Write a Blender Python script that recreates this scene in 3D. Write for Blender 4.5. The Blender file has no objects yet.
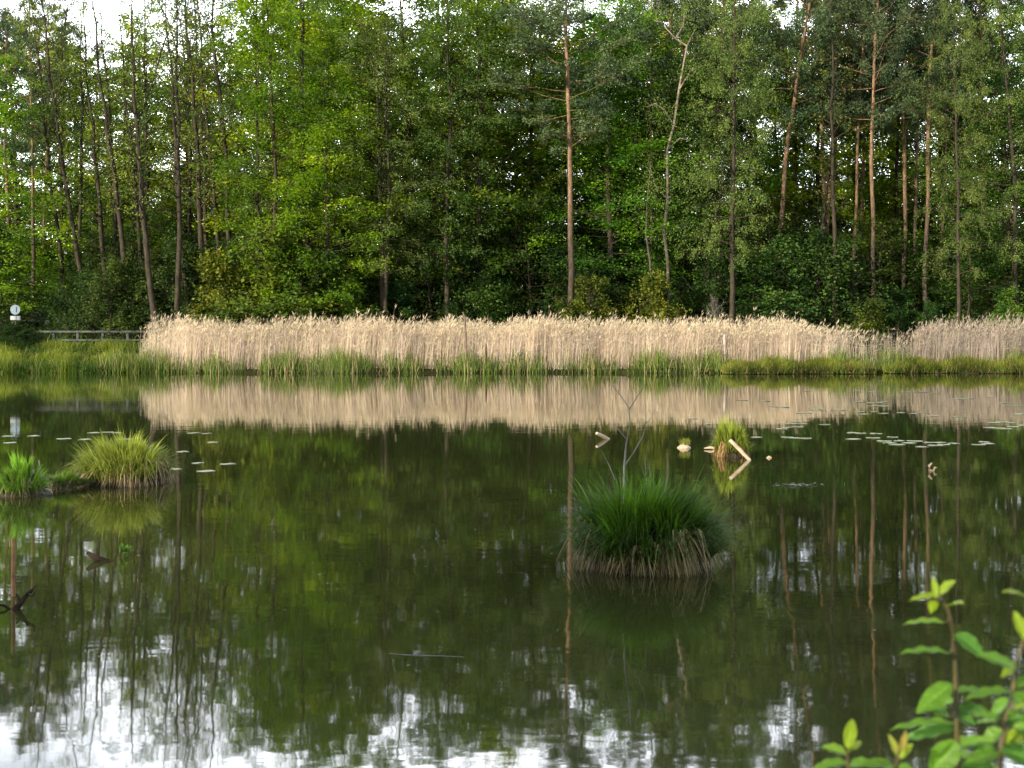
import bpy, math, random
import numpy as np
from math import radians, sin, cos, pi, tan

random.seed(7)
RNG = np.random.default_rng(11)
scene = bpy.context.scene
COL = scene.collection
F = 1400.0; CX = 512.0; HY = 332.0; CH = 1.8      # focal length in px, principal column, horizon row, eye height


def W(px, py, Y):
    return ((px - CX) / F * Y, Y, CH + (HY - py) / F * Y)


def on_water(px, py):
    Y = CH * F / (py - HY)
    return ((px - CX) / F * Y, Y, 0.0)


# ------------------------------------------------------------------ mesh helpers
def nrm(a):
    return a / np.maximum(np.linalg.norm(a, axis=-1, keepdims=True), 1e-9)


class MB:
    """collects faces; build() links them as ONE mesh object"""
    def __init__(self):
        self.v = []; self.f = []; self.c = []; self.n = 0

    def add(self, V, Fc, C=None):
        V = np.asarray(V, dtype=np.float32).reshape(-1, 3)
        Fc = np.asarray(Fc, dtype=np.int32)
        self.v.append(V); self.f.append(Fc + self.n); self.n += len(V)
        if C is None: C = (0.5, 0.5, 0.5)
        C = np.asarray(C, dtype=np.float32)
        if C.ndim == 1: C = np.tile(C, (len(V), 1))
        self.c.append(C)

    def mesh(self, name, mat, smooth=False):
        me = bpy.data.meshes.new(name)
        V = np.concatenate(self.v); C = np.concatenate(self.c)
        me.vertices.add(len(V)); me.vertices.foreach_set('co', V.ravel())
        loops = np.concatenate([f.ravel() for f in self.f])
        tot = np.concatenate([np.full(len(f), f.shape[1], dtype=np.int32) for f in self.f])
        start = np.concatenate([[0], np.cumsum(tot)[:-1]]).astype(np.int32)
        me.loops.add(len(loops)); me.loops.foreach_set('vertex_index', loops)
        me.polygons.add(len(tot)); me.polygons.foreach_set('loop_start', start)
        me.polygons.foreach_set('loop_total', tot)
        if smooth: me.polygons.foreach_set('use_smooth', np.ones(len(tot), dtype=bool))
        a = me.color_attributes.new('Col', 'FLOAT_COLOR', 'POINT')
        a.data.foreach_set('color', np.concatenate([C, np.ones((len(C), 1), np.float32)], 1).ravel())
        me.materials.append(mat)
        me.update(calc_edges=True)
        return me

    def build(self, name, mat, parent=None, smooth=False, loc=None):
        o = bpy.data.objects.new(name, self.mesh(name, mat, smooth)); COL.objects.link(o)
        if parent: o.parent = parent
        if loc is not None: o.location = loc
        return o


def tag(o, label=None, cat=None, group=None, kind=None):
    if label: o['label'] = label
    if cat: o['category'] = cat
    if group: o['group'] = group
    if kind: o['kind'] = kind
    return o


def empty(name, loc, label, cat, group=None, rz=0):
    o = bpy.data.objects.new(name, None); COL.objects.link(o)
    o.location = loc; o.rotation_euler = (0, 0, rz); o.empty_display_size = 0.2
    return tag(o, label, cat, group)


def copy_tree(o, parent=None):
    c = o.copy(); COL.objects.link(c); c.parent = parent
    for ch in o.children: copy_tree(ch, c)
    return c


def leafq(mb, P, A, N, L, Wd, C, bend=0.0):
    """diamond leaves: base P, axis A, rough normal N"""
    A = nrm(A); S = nrm(np.cross(N, A)); U = np.cross(A, S)
    n = len(P); L = np.broadcast_to(L, n)[:, None]; Wd = np.broadcast_to(Wd, n)[:, None]
    V = np.stack([P, P + A * L * .45 + S * Wd * .5 + U * L * bend, P + A * L, P + A * L * .45 - S * Wd * .5 + U * L * bend], 1)
    Fc = np.arange(n * 4).reshape(n, 4)
    C = np.asarray(C, np.float32)
    if C.ndim == 1: C = np.tile(C, (n, 1))
    mb.add(V, Fc, np.repeat(C, 4, axis=0))


def blades(mb, P, az, h, lean, sag, w, K, C, C2=None, side=None):
    """curved tapering blades: height h, outward reach lean, sag pulls the tip down"""
    n = len(P); P = np.asarray(P, float)
    h = np.broadcast_to(h, n); lean = np.broadcast_to(lean, n); sag = np.broadcast_to(sag, n); w = np.broadcast_to(w, n)
    s = np.linspace(0, 1, K + 1)
    D = np.stack([np.cos(az), np.sin(az), np.zeros(n)], 1)
    pos = P[:, None, :] + D[:, None, :] * (lean[:, None] * s ** 1.4)[..., None]
    pos[..., 2] += h[:, None] * s - sag[:, None] * s ** 2.2
    if side is None: side = RNG.uniform(0, 2 * pi, n)
    S = np.stack([np.cos(side), np.sin(side), np.zeros(n)], 1)
    wid = w[:, None] * (1 - 0.92 * s ** 1.6)
    Lf = pos - S[:, None, :] * wid[..., None] * .5
    Rt = pos + S[:, None, :] * wid[..., None] * .5
    V = np.stack([Lf, Rt], 2)                       # n,K+1,2,3
    base = (np.arange(n) * (K + 1) * 2)[:, None]
    k = np.arange(K)[None, :] * 2
    Fc = np.stack([base + k, base + k + 1, base + k + 3, base + k + 2], -1).reshape(-1, 4)
    C = np.asarray(C, np.float32)
    if C.ndim == 1: C = np.tile(C, (n, 1))
    if C2 is None: CC = np.repeat(C, (K + 1) * 2, axis=0)
    else:
        C2 = np.asarray(C2, np.float32)
        if C2.ndim == 1: C2 = np.tile(C2, (n, 1))
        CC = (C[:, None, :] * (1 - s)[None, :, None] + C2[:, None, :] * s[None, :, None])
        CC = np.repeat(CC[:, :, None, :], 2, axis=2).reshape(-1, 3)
    mb.add(V, Fc, CC)


def tube(mb, pts, rad, n=7, C=(0.2, 0.16, 0.12), cap=True, rough=0.0):
    pts = np.asarray(pts, float); m = len(pts); rad = np.broadcast_to(rad, m)
    T = np.gradient(pts, axis=0); T = nrm(T)
    ref = np.array([0, 0, 1.0]) if abs(T[:, 2]).mean() < .8 else np.array([1.0, 0, 0])
    A = nrm(np.cross(T, ref)); B = np.cross(T, A)
    a = np.linspace(0, 2 * pi, n, endpoint=False)
    rr = rad[:, None] * (1 + rough * RNG.normal(size=(m, n)))
    V = pts[:, None, :] + (A[:, None, :] * np.cos(a)[None, :, None] + B[:, None, :] * np.sin(a)[None, :, None]) * rr[..., None]
    i = np.arange(m - 1)[:, None] * n; j = np.arange(n)[None, :]; j2 = (j + 1) % n
    Fc = np.stack([i + j, i + j2, i + n + j2, i + n + j], -1).reshape(-1, 4)
    mb.add(V, Fc, C)
    if cap:
        mb.add(V[-1], np.arange(n)[None, :], C)
        mb.add(V[0], np.arange(n)[None, ::-1], C)


def box(mb, c, s, C=(.5, .5, .5), rot=None, bev=0.0):
    c = np.array(c, float); x, y, z = np.array(s) / 2.0
    if bev > 0:
        b = bev; pr = [(-x + b, -y), (x - b, -y), (x, -y + b), (x, y - b), (x - b, y), (-x + b, y), (-x, y - b), (-x, -y + b)]
        V = [(p[0], p[1], zz) for zz in (-z, z) for p in pr]
        Fq = [[i, (i + 1) % 8, 8 + (i + 1) % 8, 8 + i] for i in range(8)]
    else:
        V = [(-x, -y, -z), (x, -y, -z), (x, y, -z), (-x, y, -z), (-x, -y, z), (x, -y, z), (x, y, z), (-x, y, z)]
        Fq = [[0, 1, 5, 4], [1, 2, 6, 5], [2, 3, 7, 6], [3, 0, 4, 7]]
    V = np.array(V)
    if rot is not None: V = V @ np.array(rot).T
    n = len(V) // 2
    mb.add(V + c, Fq, C)
    mb.add(V[n:] + c, np.arange(n)[None, :], C); mb.add(V[:n] + c, np.arange(n)[None, ::-1], C)


# ------------------------------------------------------------------ materials
def new_mat(name):
    m = bpy.data.materials.new(name); m.use_nodes = True
    nt = m.node_tree; nt.nodes.clear()
    return m, nt, nt.nodes, nt.links


def foliage_mat(name, trans=0.4, vary=0.12, rough=0.6, gain=1.0):
    m, nt, N, L = new_mat(name)
    out = N.new('ShaderNodeOutputMaterial')
    at = N.new('ShaderNodeAttribute'); at.attribute_name = 'Col'
    oi = N.new('ShaderNodeObjectInfo')
    hs = N.new('ShaderNodeHueSaturation')
    mr = N.new('ShaderNodeMapRange'); mr.inputs['To Min'].default_value = 0.5 - vary * .35; mr.inputs['To Max'].default_value = 0.5 + vary * .06
    L.new(oi.outputs['Random'], mr.inputs['Value']); L.new(mr.outputs[0], hs.inputs['Hue'])
    mul = N.new('ShaderNodeMath'); mul.operation = 'MULTIPLY_ADD'; mul.inputs[1].default_value = 7.31; mul.inputs[2].default_value = 0.0
    fr = N.new('ShaderNodeMath'); fr.operation = 'FRACT'
    L.new(oi.outputs['Random'], mul.inputs[0]); L.new(mul.outputs[0], fr.inputs[0])
    mr2 = N.new('ShaderNodeMapRange'); mr2.inputs['To Min'].default_value = gain * (1 - vary * 2.2); mr2.inputs['To Max'].default_value = gain * (1 + vary * 2.2)
    L.new(fr.outputs[0], mr2.inputs['Value']); L.new(mr2.outputs[0], hs.inputs['Value'])
    L.new(at.outputs['Color'], hs.inputs['Color'])
    p = N.new('ShaderNodeBsdfPrincipled'); p.inputs['Roughness'].default_value = rough
    p.inputs['Specular IOR Level'].default_value = 0.25
    L.new(hs.outputs[0], p.inputs['Base Color'])
    if trans > 0:
        t = N.new('ShaderNodeBsdfTranslucent'); mx = N.new('ShaderNodeMixShader'); mx.inputs[0].default_value = trans
        hs2 = N.new('ShaderNodeHueSaturation'); hs2.inputs['Hue'].default_value = 0.485; hs2.inputs['Saturation'].default_value = 1.1; hs2.inputs['Value'].default_value = 1.5
        L.new(hs.outputs[0], hs2.inputs['Color']); L.new(hs2.outputs[0], t.inputs['Color'])
        L.new(p.outputs[0], mx.inputs[1]); L.new(t.outputs[0], mx.inputs[2]); L.new(mx.outputs[0], out.inputs[0])
    else:
        L.new(p.outputs[0], out.inputs[0])
    return m


def bark_mat(name, low, high, z0=6, z1=10, scale=6, stretch=0.25, bump=0.4):
    m, nt, N, L = new_mat(name)
    out = N.new('ShaderNodeOutputMaterial'); p = N.new('ShaderNodeBsdfPrincipled'); p.inputs['Roughness'].default_value = .85
    p.inputs['Specular IOR Level'].default_value = 0.15
    tc = N.new('ShaderNodeTexCoord'); mp = N.new('ShaderNodeMapping'); mp.inputs['Scale'].default_value = (1, 1, stretch)
    L.new(tc.outputs['Object'], mp.inputs[0])
    no = N.new('ShaderNodeTexNoise'); no.inputs['Scale'].default_value = scale; no.inputs['Detail'].default_value = 5; no.inputs['Roughness'].default_value = .7
    L.new(mp.outputs[0], no.inputs['Vector'])
    cr = N.new('ShaderNodeMapRange'); cr.inputs['From Min'].default_value = .3; cr.inputs['From Max'].default_value = .7
    cr.inputs['To Min'].default_value = .35; cr.inputs['To Max'].default_value = 1.5
    L.new(no.outputs['Fac'], cr.inputs['Value'])
    sx = N.new('ShaderNodeSeparateXYZ'); L.new(tc.outputs['Object'], sx.inputs[0])
    mr = N.new('ShaderNodeMapRange'); mr.inputs['From Min'].default_value = z0; mr.inputs['From Max'].default_value = z1; mr.interpolation_type = 'SMOOTHSTEP'
    L.new(sx.outputs['Z'], mr.inputs['Value'])
    mix = N.new('ShaderNodeMix'); mix.data_type = 'RGBA'; mix.inputs[6].default_value = (*low, 1); mix.inputs[7].default_value = (*high, 1)
    L.new(mr.outputs[0], mix.inputs[0])
    vm = N.new('ShaderNodeVectorMath'); vm.operation = 'SCALE'; L.new(mix.outputs[2], vm.inputs[0]); L.new(cr.outputs[0], vm.inputs['Scale'])
    L.new(vm.outputs[0], p.inputs['Base Color'])
    bp = N.new('ShaderNodeBump'); bp.inputs['Strength'].default_value = bump; bp.inputs['Distance'].default_value = .05
    L.new(no.outputs['Fac'], bp.inputs['Height']); L.new(bp.outputs[0], p.inputs['Normal'])
    L.new(p.outputs[0], out.inputs[0])
    return m


def noisy_mat(name, c1, c2, scale=5, rough=.7, spec=.3, metallic=0):
    m, nt, N, L = new_mat(name)
    out = N.new('ShaderNodeOutputMaterial'); p = N.new('ShaderNodeBsdfPrincipled'); p.inputs['Roughness'].default_value = rough
    p.inputs['Specular IOR Level'].default_value = spec; p.inputs['Metallic'].default_value = metallic
    tc = N.new('ShaderNodeTexCoord'); no = N.new('ShaderNodeTexNoise'); no.inputs['Scale'].default_value = scale; no.inputs['Detail'].default_value = 6
    L.new(tc.outputs['Object'], no.inputs['Vector'])
    r = N.new('ShaderNodeValToRGB'); r.color_ramp.elements[0].position = .35; r.color_ramp.elements[1].position = .65
    r.color_ramp.elements[0].color = (*c1, 1); r.color_ramp.elements[1].color = (*c2, 1)
    L.new(no.outputs['Fac'], r.inputs[0]); L.new(r.outputs[0], p.inputs['Base Color']); L.new(p.outputs[0], out.inputs[0])
    return m


M_LEAF = foliage_mat('broad leaves', .50, .14)
M_FINE = foliage_mat('fine leaves', .40, .10)
M_NEEDLE = foliage_mat('pine needles', .12, .10)
M_BUSH = foliage_mat('bush leaves', .35, .16)
M_REED = foliage_mat('dry reed', .30, 0)
M_GRASS = foliage_mat('grass', .35, 0)
M_STRAW = foliage_mat('dead sedge', .2, 0)
M_FORE = foliage_mat('near leaves', .5, .0, rough=.42)
M_BARK_A = bark_mat('alder bark', (.060, .050, .038), (.055, .046, .036), scale=7, bump=.7)
M_BARK_P = bark_mat('pine bark', (.075, .060, .048), (.27, .175, .115), 5, 12, scale=9, bump=.8)
M_BARK_B = bark_mat('birch bark', (.09, .078, .065), (.30, .25, .20), 7, 12, scale=4, stretch=.8)
M_BARK_D = bark_mat('dark bark', (.05, .04, .032), (.06, .045, .035), scale=5)
M_TWIG = noisy_mat('grey twig', (.16, .15, .14), (.26, .25, .24), 12)
M_DRIFT = noisy_mat('driftwood', (.36, .27, .19), (.66, .54, .42), 9, .8)
M_DARKWOOD = noisy_mat('dark wet wood', (.012, .009, .007), (.05, .038, .03), 14, .8, .1)
M_FENCE = noisy_mat('fence wood', (.055, .06, .065), (.12, .125, .135), 4, .85)  # fence stands in shade; that darkness is put into the wood colour
M_MUD = noisy_mat('peat', (.018, .014, .009), (.05, .038, .022), 8, .9)
M_PAD = foliage_mat('lily pad', 0, 0, rough=.35)


def water_mat():
    m, nt, N, L = new_mat('water')
    out = N.new('ShaderNodeOutputMaterial'); p = N.new('ShaderNodeBsdfPrincipled')
    p.inputs['Base Color'].default_value = (.030, .037, .011, 1)
    p.inputs['Roughness'].default_value = .028; p.inputs['IOR'].default_value = 1.45
    tc = N.new('ShaderNodeTexCoord')
    mp = N.new('ShaderNodeMapping'); mp.inputs['Scale'].default_value = (.9, 1.3, 1)
    L.new(tc.outputs['Object'], mp.inputs[0])
    n1 = N.new('ShaderNodeTexNoise'); n1.inputs['Scale'].default_value = 2.2; n1.inputs['Detail'].default_value = 2
    n2 = N.new('ShaderNodeTexNoise'); n2.inputs['Scale'].default_value = 9; n2.inputs['Detail'].default_value = 3
    n3 = N.new('ShaderNodeTexNoise'); n3.inputs['Scale'].default_value = .12; n3.inputs['Detail'].default_value = 3
    for n in (n1, n2, n3): L.new(mp.outputs[0], n.inputs['Vector'])
    a = N.new('ShaderNodeMath'); a.operation = 'MULTIPLY_ADD'; a.inputs[1].default_value = .16
    L.new(n2.outputs['Fac'], a.inputs[0]); L.new(n1.outputs['Fac'], a.inputs[2])
    g = N.new('ShaderNodeMapRange'); g.inputs['From Min'].default_value = .4; g.inputs['From Max'].default_value = .62
    g.inputs['To Min'].default_value = .3; g.inputs['To Max'].default_value = 1.0
    L.new(n3.outputs['Fac'], g.inputs['Value'])
    ml = N.new('ShaderNodeMath'); ml.operation = 'MULTIPLY'; L.new(a.outputs[0], ml.inputs[0]); L.new(g.outputs[0], ml.inputs[1])
    b = N.new('ShaderNodeBump'); b.inputs['Strength'].default_value = 1.0; b.inputs['Distance'].default_value = .0015
    L.new(ml.outputs[0], b.inputs['Height']); L.new(b.outputs[0], p.inputs['Normal'])
    L.new(p.outputs[0], out.inputs[0])
    return m


def ground_mat():
    m, nt, N, L = new_mat('ground')
    out = N.new('ShaderNodeOutputMaterial'); p = N.new('ShaderNodeBsdfPrincipled'); p.inputs['Roughness'].default_value = .95
    p.inputs['Specular IOR Level'].default_value = .1
    tc = N.new('ShaderNodeTexCoord')
    n1 = N.new('ShaderNodeTexNoise'); n1.inputs['Scale'].default_value = .5; n1.inputs['Detail'].default_value = 8; n1.inputs['Roughness'].default_value = .7
    L.new(tc.outputs['Object'], n1.inputs['Vector'])
    r = N.new('ShaderNodeValToRGB'); e = r.color_ramp.elements
    e[0].position = .35; e[0].color = (.016, .014, .008, 1); e[1].position = .68; e[1].color = (.05, .062, .018, 1)
    e2 = e.new(.52); e2.color = (.028, .03, .011, 1)
    L.new(n1.outputs['Fac'], r.inputs[0]); L.new(r.outputs[0], p.inputs['Base Color'])
    L.new(p.outputs[0], out.inputs[0])
    return m


# ------------------------------------------------------------------ terrain and water
def sstep(a, b, x):
    t = np.clip((x - a) / (b - a), 0, 1); return t * t * (3 - 2 * t)


def shore(x):
    return 61.0 + .35 * np.sin(x * .35 + 1) + .2 * np.sin(x * 1.1)


def G(x, y):
    x = np.asarray(x, float); y = np.asarray(y, float)
    d = y - shore(x)
    left = 1 - sstep(-17, -14.5, x)
    bank = sstep(-.6, .6, d) * .75 + sstep(.3, 5, d) * (.95 * left + .15 * (1 - left)) + (1 - left) * sstep(5, 9, d) * .8
    up = .035 * np.clip(y - 68, 0, 90)
    far = -.6 + bank + up + (sstep(-.6, .6, d) * .0)
    near = -.6 + 1.1 * (1 - sstep(2.6, 4.6, y + .3 * np.sin(x))) + .02 * np.clip(-y, 0, 30)
    sideL = -.6 + 1.2 * (1 - sstep(-34, -27, x + .12 * (y - 35))) if True else 0
    sideR = -.6 + 1.2 * sstep(36, 41, x)
    z = np.maximum(np.maximum(far, near), np.maximum(sideL, sideR))
    z = z + .06 * np.sin(x * .8 + y * .5) * np.cos(y * .9 - x * .3)
    return z


def axis(lo, hi, fine0, fine1, step, grow=1.25):
    a = list(np.arange(fine0, fine1 + 1e-6, step)); s = step
    while a[-1] < hi: s *= grow; a.append(a[-1] + s)
    s = step; b = [a[0]]
    while b[-1] > lo: s *= grow; b.append(b[-1] - s)
    return np.array(b[:0:-1] + a)


xs = axis(-2500, 2500, -60, 60, 1.0); ys = axis(-2500, 3000, -10, 130, .5)
X, Yg = np.meshgrid(xs, ys); Z = G(X, Yg)
mb = MB(); nx = len(xs); ny = len(ys)
i = np.arange(ny - 1)[:, None] * nx; j = np.arange(nx - 1)[None, :]
mb.add(np.stack([X, Yg, Z], -1), np.stack([i + j, i + j + 1, i + nx + j + 1, i + nx + j], -1).reshape(-1, 4))
tag(mb.build('ground', ground_mat(), smooth=True), kind='structure')
mb = MB(); mb.add([(-60, -8, 0), (60, -8, 0), (60, 68, 0), (-60, 68, 0)], [[0, 1, 2, 3]])
tag(mb.build('water', water_mat()), kind='structure')

# ------------------------------------------------------------------ tree generator
def cvar(n, base, v=.25, hue=.12, rng=RNG, clump=None):
    """per-leaf colour: brightness and yellow/green variation around a base colour"""
    b = np.array(base)[None, :] * (1 + v * rng.normal(size=(n, 1)).clip(-2, 2))
    k = rng.normal(size=(n, 1)).clip(-2, 2) * hue
    if clump is not None: k = k + clump[:, None] * hue * 1.6; b = b * (1 + clump[:, None] * v * .8)
    b = b * np.concatenate([1 + k, 1 + k * .3, 1 - k * .3], 1)
    return np.clip(b, .004, .9)


def curve(p0, d, L, rise, n=5, wig=.0, rng=RNG):
    s = np.linspace(0, 1, n)[:, None]
    p = p0 + d * s * L + np.array([0, 0, 1.0]) * (rise * L * s ** 2)
    if wig: p[1:] += np.cumsum(rng.normal(size=(n - 1, 3)) * wig * L / n, 0)
    return p


def at(p, s):
    t = s * (len(p) - 1); i = int(min(t, len(p) - 2)); f = t - i
    return p[i] * (1 - f) + p[i + 1] * f


def make_tree(seed, H, r0, cb, R, nprim, env, elev, rise, nsec, nleaf, ls, lw, colr, style, wig=.35, v=.25, hue=.12, fork=None, seclen=.42, topr=.08):
    rng = np.random.default_rng(seed)
    tb = MB(); lb = MB()
    n = 14; s = np.linspace(0, 1, n)
    tr = np.zeros((n, 3)); tr[:, 2] = s * H
    wx = np.cumsum(rng.normal(size=n)) * wig * .25; wy = np.cumsum(rng.normal(size=n)) * wig * .25
    tr[:, 0] = (wx - wx[0]) * s ** .6; tr[:, 1] = (wy - wy[0]) * s ** .6
    rr = r0 * ((1 - s) ** .75 * (1 - topr) + topr) ; rr[0] *= 1.35
    tube(tb, tr, rr, 8, rough=.05)
    stems = [(tr, rr, 1.0)]
    if fork:
        p0 = at(tr, fork); a = rng.uniform(0, 2 * pi)
        fp = curve(p0, nrm(np.array([cos(a) * .35, sin(a) * .35, 1])), H * (1 - fork) * .95, .0, 8, .12, rng)
        fr = np.linspace(r0 * (1 - fork) * .7, .03, 8); tube(tb, fp, fr, 6); stems.append((fp, fr, .5))
    P = []; A = []; CL = []
    az = rng.uniform(0, 6.28)
    for st, srr, share in stems:
        for k in range(int(nprim * share)):
            t = (k + rng.uniform(0, 1)) / (nprim * share)
            sc = cb + (1 - cb) * t if share == 1 else .2 + .8 * t
            p0 = at(st, min(sc, .995)); az += 2.4 + rng.normal() * .5
            L = R * env(t) * rng.uniform(.45, 1.25)
            if L < .25: continue
            e = elev(t) + rng.normal() * .22
            d = np.array([cos(az) * cos(e), sin(az) * cos(e), sin(e)])
            pr = curve(p0, d, L, rise + rng.normal() * .08, 6, .08, rng)
            rb = max(.012, np.interp(sc, np.linspace(0, 1, len(srr)), srr) * .38)
            tube(tb, pr, np.linspace(rb, .008, 6), 4, cap=False)
            clump = rng.normal()
            for q in range(nsec):
                sq = rng.uniform(.25, 1.0) if style != 'pine' else rng.uniform(.45, 1.0)
                b0 = at(pr, sq)
                side = rng.choice([-1, 1]) * rng.uniform(.5, 1.1)
                da = az + side
                e2 = e * .4 + rng.normal() * (.28 if style == 'layer' else .38)
                d2 = np.array([cos(da) * cos(e2), sin(da) * cos(e2), sin(e2)])
                L2 = L * seclen * (1.15 - sq * .5) * rng.uniform(.6, 1.2)
                r2 = {'layer': -.18, 'droop': -.55, 'pine': .35, 'air': -.15, 'bush': -.1}[style]
                sec = curve(b0, d2, L2, r2, 4, .1, rng)
                if q % 2 == 0: tube(tb, sec, np.linspace(.012, .004, 4), 3, cap=False)
                m = max(2, int(nleaf * (.5 + L2)))
                t2 = rng.uniform(.1, 1.05, m) if style != 'pine' else rng.uniform(.55, 1.1, m)
                ix = t2 * 3; i0 = np.clip(ix.astype(int), 0, 2); f = (ix - i0)[:, None]
                pp = sec[i0] * (1 - f) + sec[i0 + 1] * f
                sg = {'layer': (.18, .18, .13), 'droop': (.07, .07, .13), 'pine': (.13, .13, .10), 'air': (.13, .13, .10), 'bush': (.14, .14, .12)}[style]
                pp = pp + rng.normal(size=(m, 3)) * np.array(sg) * (.6 + .5 * min(L2, 2))
                ax = rng.normal(size=(m, 3)) * .7 + d2 * .8
                if style == 'droop': ax[:, 2] -= .9
                elif style == 'pine': ax = rng.normal(size=(m, 3)) + np.array([0, 0, .6])
                else: ax[:, 2] = ax[:, 2] * .45 - .25
                P.append(pp); A.append(ax); CL.append(np.full(m, clump + rng.normal() * .5))
    P = np.concatenate(P); A = np.concatenate(A); CL = np.concatenate(CL).clip(-2, 2)
    P[:, 2] = np.maximum(P[:, 2], .1)
    f_ = np.sin(P[:, 0] * 2.1 + seed) * np.sin(P[:, 1] * 2.3 + seed * .7) * np.sin(P[:, 2] * 1.7 + seed * .3) + .5 * np.sin(P[:, 0] * 4.7 + P[:, 2] * 3.9) * np.sin(P[:, 1] * 4.1 + 1)
    kp = rng.uniform(-.75, .35, len(P)) < f_
    if style in ('layer', 'droop', 'bush', 'air'): P, A, CL = P[kp], A[kp], CL[kp]
    m = len(P)
    Nn = rng.normal(size=(m, 3)) * (.55 if style in ('layer',) else .9)
    if style != 'pine': Nn[:, 2] += 1.0
    C = cvar(m, colr, v, hue, rng, CL)
    leafq(lb, P, A, Nn, ls * rng.uniform(.7, 1.25, m), lw * rng.uniform(.7, 1.2, m), C, .06)
    return tb, lb


ELE_UP = lambda t: .25 + .75 * t
env_round = lambda t: (sin(pi * min(1, (.18 + .82 * t))) ** .6) * .95 + .08
env_cone = lambda t: (1 - t) ** .7 * .9 + .12
env_full = lambda t: min(1, .6 + t * 1.3) * (1 - max(0, t - .72) * 2.2) + .08
env_pine = lambda t: .45 + .55 * sin(pi * min(1, t * 1.05 + .0)) if t < .97 else .3

GREEN = (.12, .27, .028); GREEN_D = (.068, .19, .030); OLIVE = (.155, .285, .07); PINEC = (.075, .135, .06); YEL = (.21, .35, .028); ALD = (.16, .26, .05)

PROTO = {}
def proto(kind, name, tb, lb, bark, leaf, crown='crown'):
    PROTO.setdefault(kind, []).append((name, tb.mesh('trunk', bark, True), lb.mesh(crown, leaf), crown))

for sd in (1, 2, 3, 4):      # maple-like, layered
    proto('broad', 'broadleaf_tree', *make_tree(100 + sd, 20, .2, .10, 4.0, 84, env_full, lambda t: .12 + .6 * t, -.08, 10, 32, .155, .12, GREEN, 'layer', hue=.10), M_BARK_D, M_LEAF)
for sd in (1, 2, 3):
    proto('yellow', 'maple_tree', *make_tree(120 + sd, 20, .18, .05, 3.7, 78, env_full, lambda t: .1 + .6 * t, -.12, 10, 28, .165, .13, YEL, 'layer', hue=.10), M_BARK_D, M_LEAF)
for sd in (1, 2, 3):
    proto('dense', 'hornbeam_tree', *make_tree(140 + sd, 19, .2, .04, 4.0, 96, env_full, lambda t: .15 + .5 * t, -.10, 9, 33, .16, .12, GREEN_D, 'layer', v=.25, hue=.08), M_BARK_D, M_LEAF)
for sd in (1, 2, 3):
    proto('feather', 'birch_tree', *make_tree(160 + sd, 21, .15, .22, 3.1, 84, env_full, lambda t: .3 + .4 * t, -.2, 9, 34, .10, .055, OLIVE, 'droop', v=.2, hue=.05), M_BARK_A, M_FINE)
for sd in (1, 2, 3, 4):
    proto('alder', 'alder_tree', *make_tree(180 + sd, 22, .17, .34, 2.2, 56, env_full, lambda t: .45 + .4 * t, -.05, 6, 10, .12, .085, ALD, 'air', v=.25, fork=[None, .62, .7, None][sd - 1], wig=.5), M_BARK_A, M_FINE)
for sd in (1, 2, 3):
    proto('pine', 'pine_tree', *make_tree(200 + sd, 23, .142, .54, 3.0, 44, env_pine, lambda t: .1 + .6 * t, .1, 10, 50, .16, .055, PINEC, 'pine', v=.25, hue=.06, seclen=.5, wig=.3, topr=.25), M_BARK_P, M_NEEDLE)
for sd in (1, 2, 3):
    proto('bush', 'bush', *make_tree(220 + sd, 3.4, .05, .02, 2.3, 50, lambda t: (1 - t) ** .5 * .9 + .2, lambda t: .35 + .9 * t, -.12, 8, 36, .11, .08, (.036, .10, .020), 'bush', v=.3, hue=.08), M_BARK_D, M_BUSH, 'foliage')  # understory shade is put into this dark leaf colour
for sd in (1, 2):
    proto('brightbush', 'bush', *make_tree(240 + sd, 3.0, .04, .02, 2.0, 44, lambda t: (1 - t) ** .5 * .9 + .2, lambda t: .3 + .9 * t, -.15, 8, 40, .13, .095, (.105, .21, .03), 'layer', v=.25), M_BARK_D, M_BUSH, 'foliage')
proto('drybush', 'bush', *make_tree(260, 3.0, .04, .02, 2.3, 80, lambda t: (1 - t) ** .5 * .9 + .2, lambda t: .5 + .8 * t, -.2, 8, 5, .08, .04, (.10, .105, .055), 'bush', v=.25), M_TWIG, M_BUSH, 'foliage')
proto('low', 'sapling', *make_tree(270, 7.0, .07, .08, 2.1, 46, env_full, lambda t: .2 + .5 * t, -.12, 7, 17, .15, .11, (.055, .135, .022), 'layer', hue=.08), M_BARK_D, M_LEAF)  # sapling leaves darkened as well, shade put into their colour
proto('low', 'sapling', *make_tree(271, 7.5, .07, .08, 2.1, 46, env_full, lambda t: .2 + .5 * t, -.12, 7, 17, .13, .09, (.042, .11, .022), 'layer', hue=.08), M_BARK_D, M_LEAF)

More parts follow.
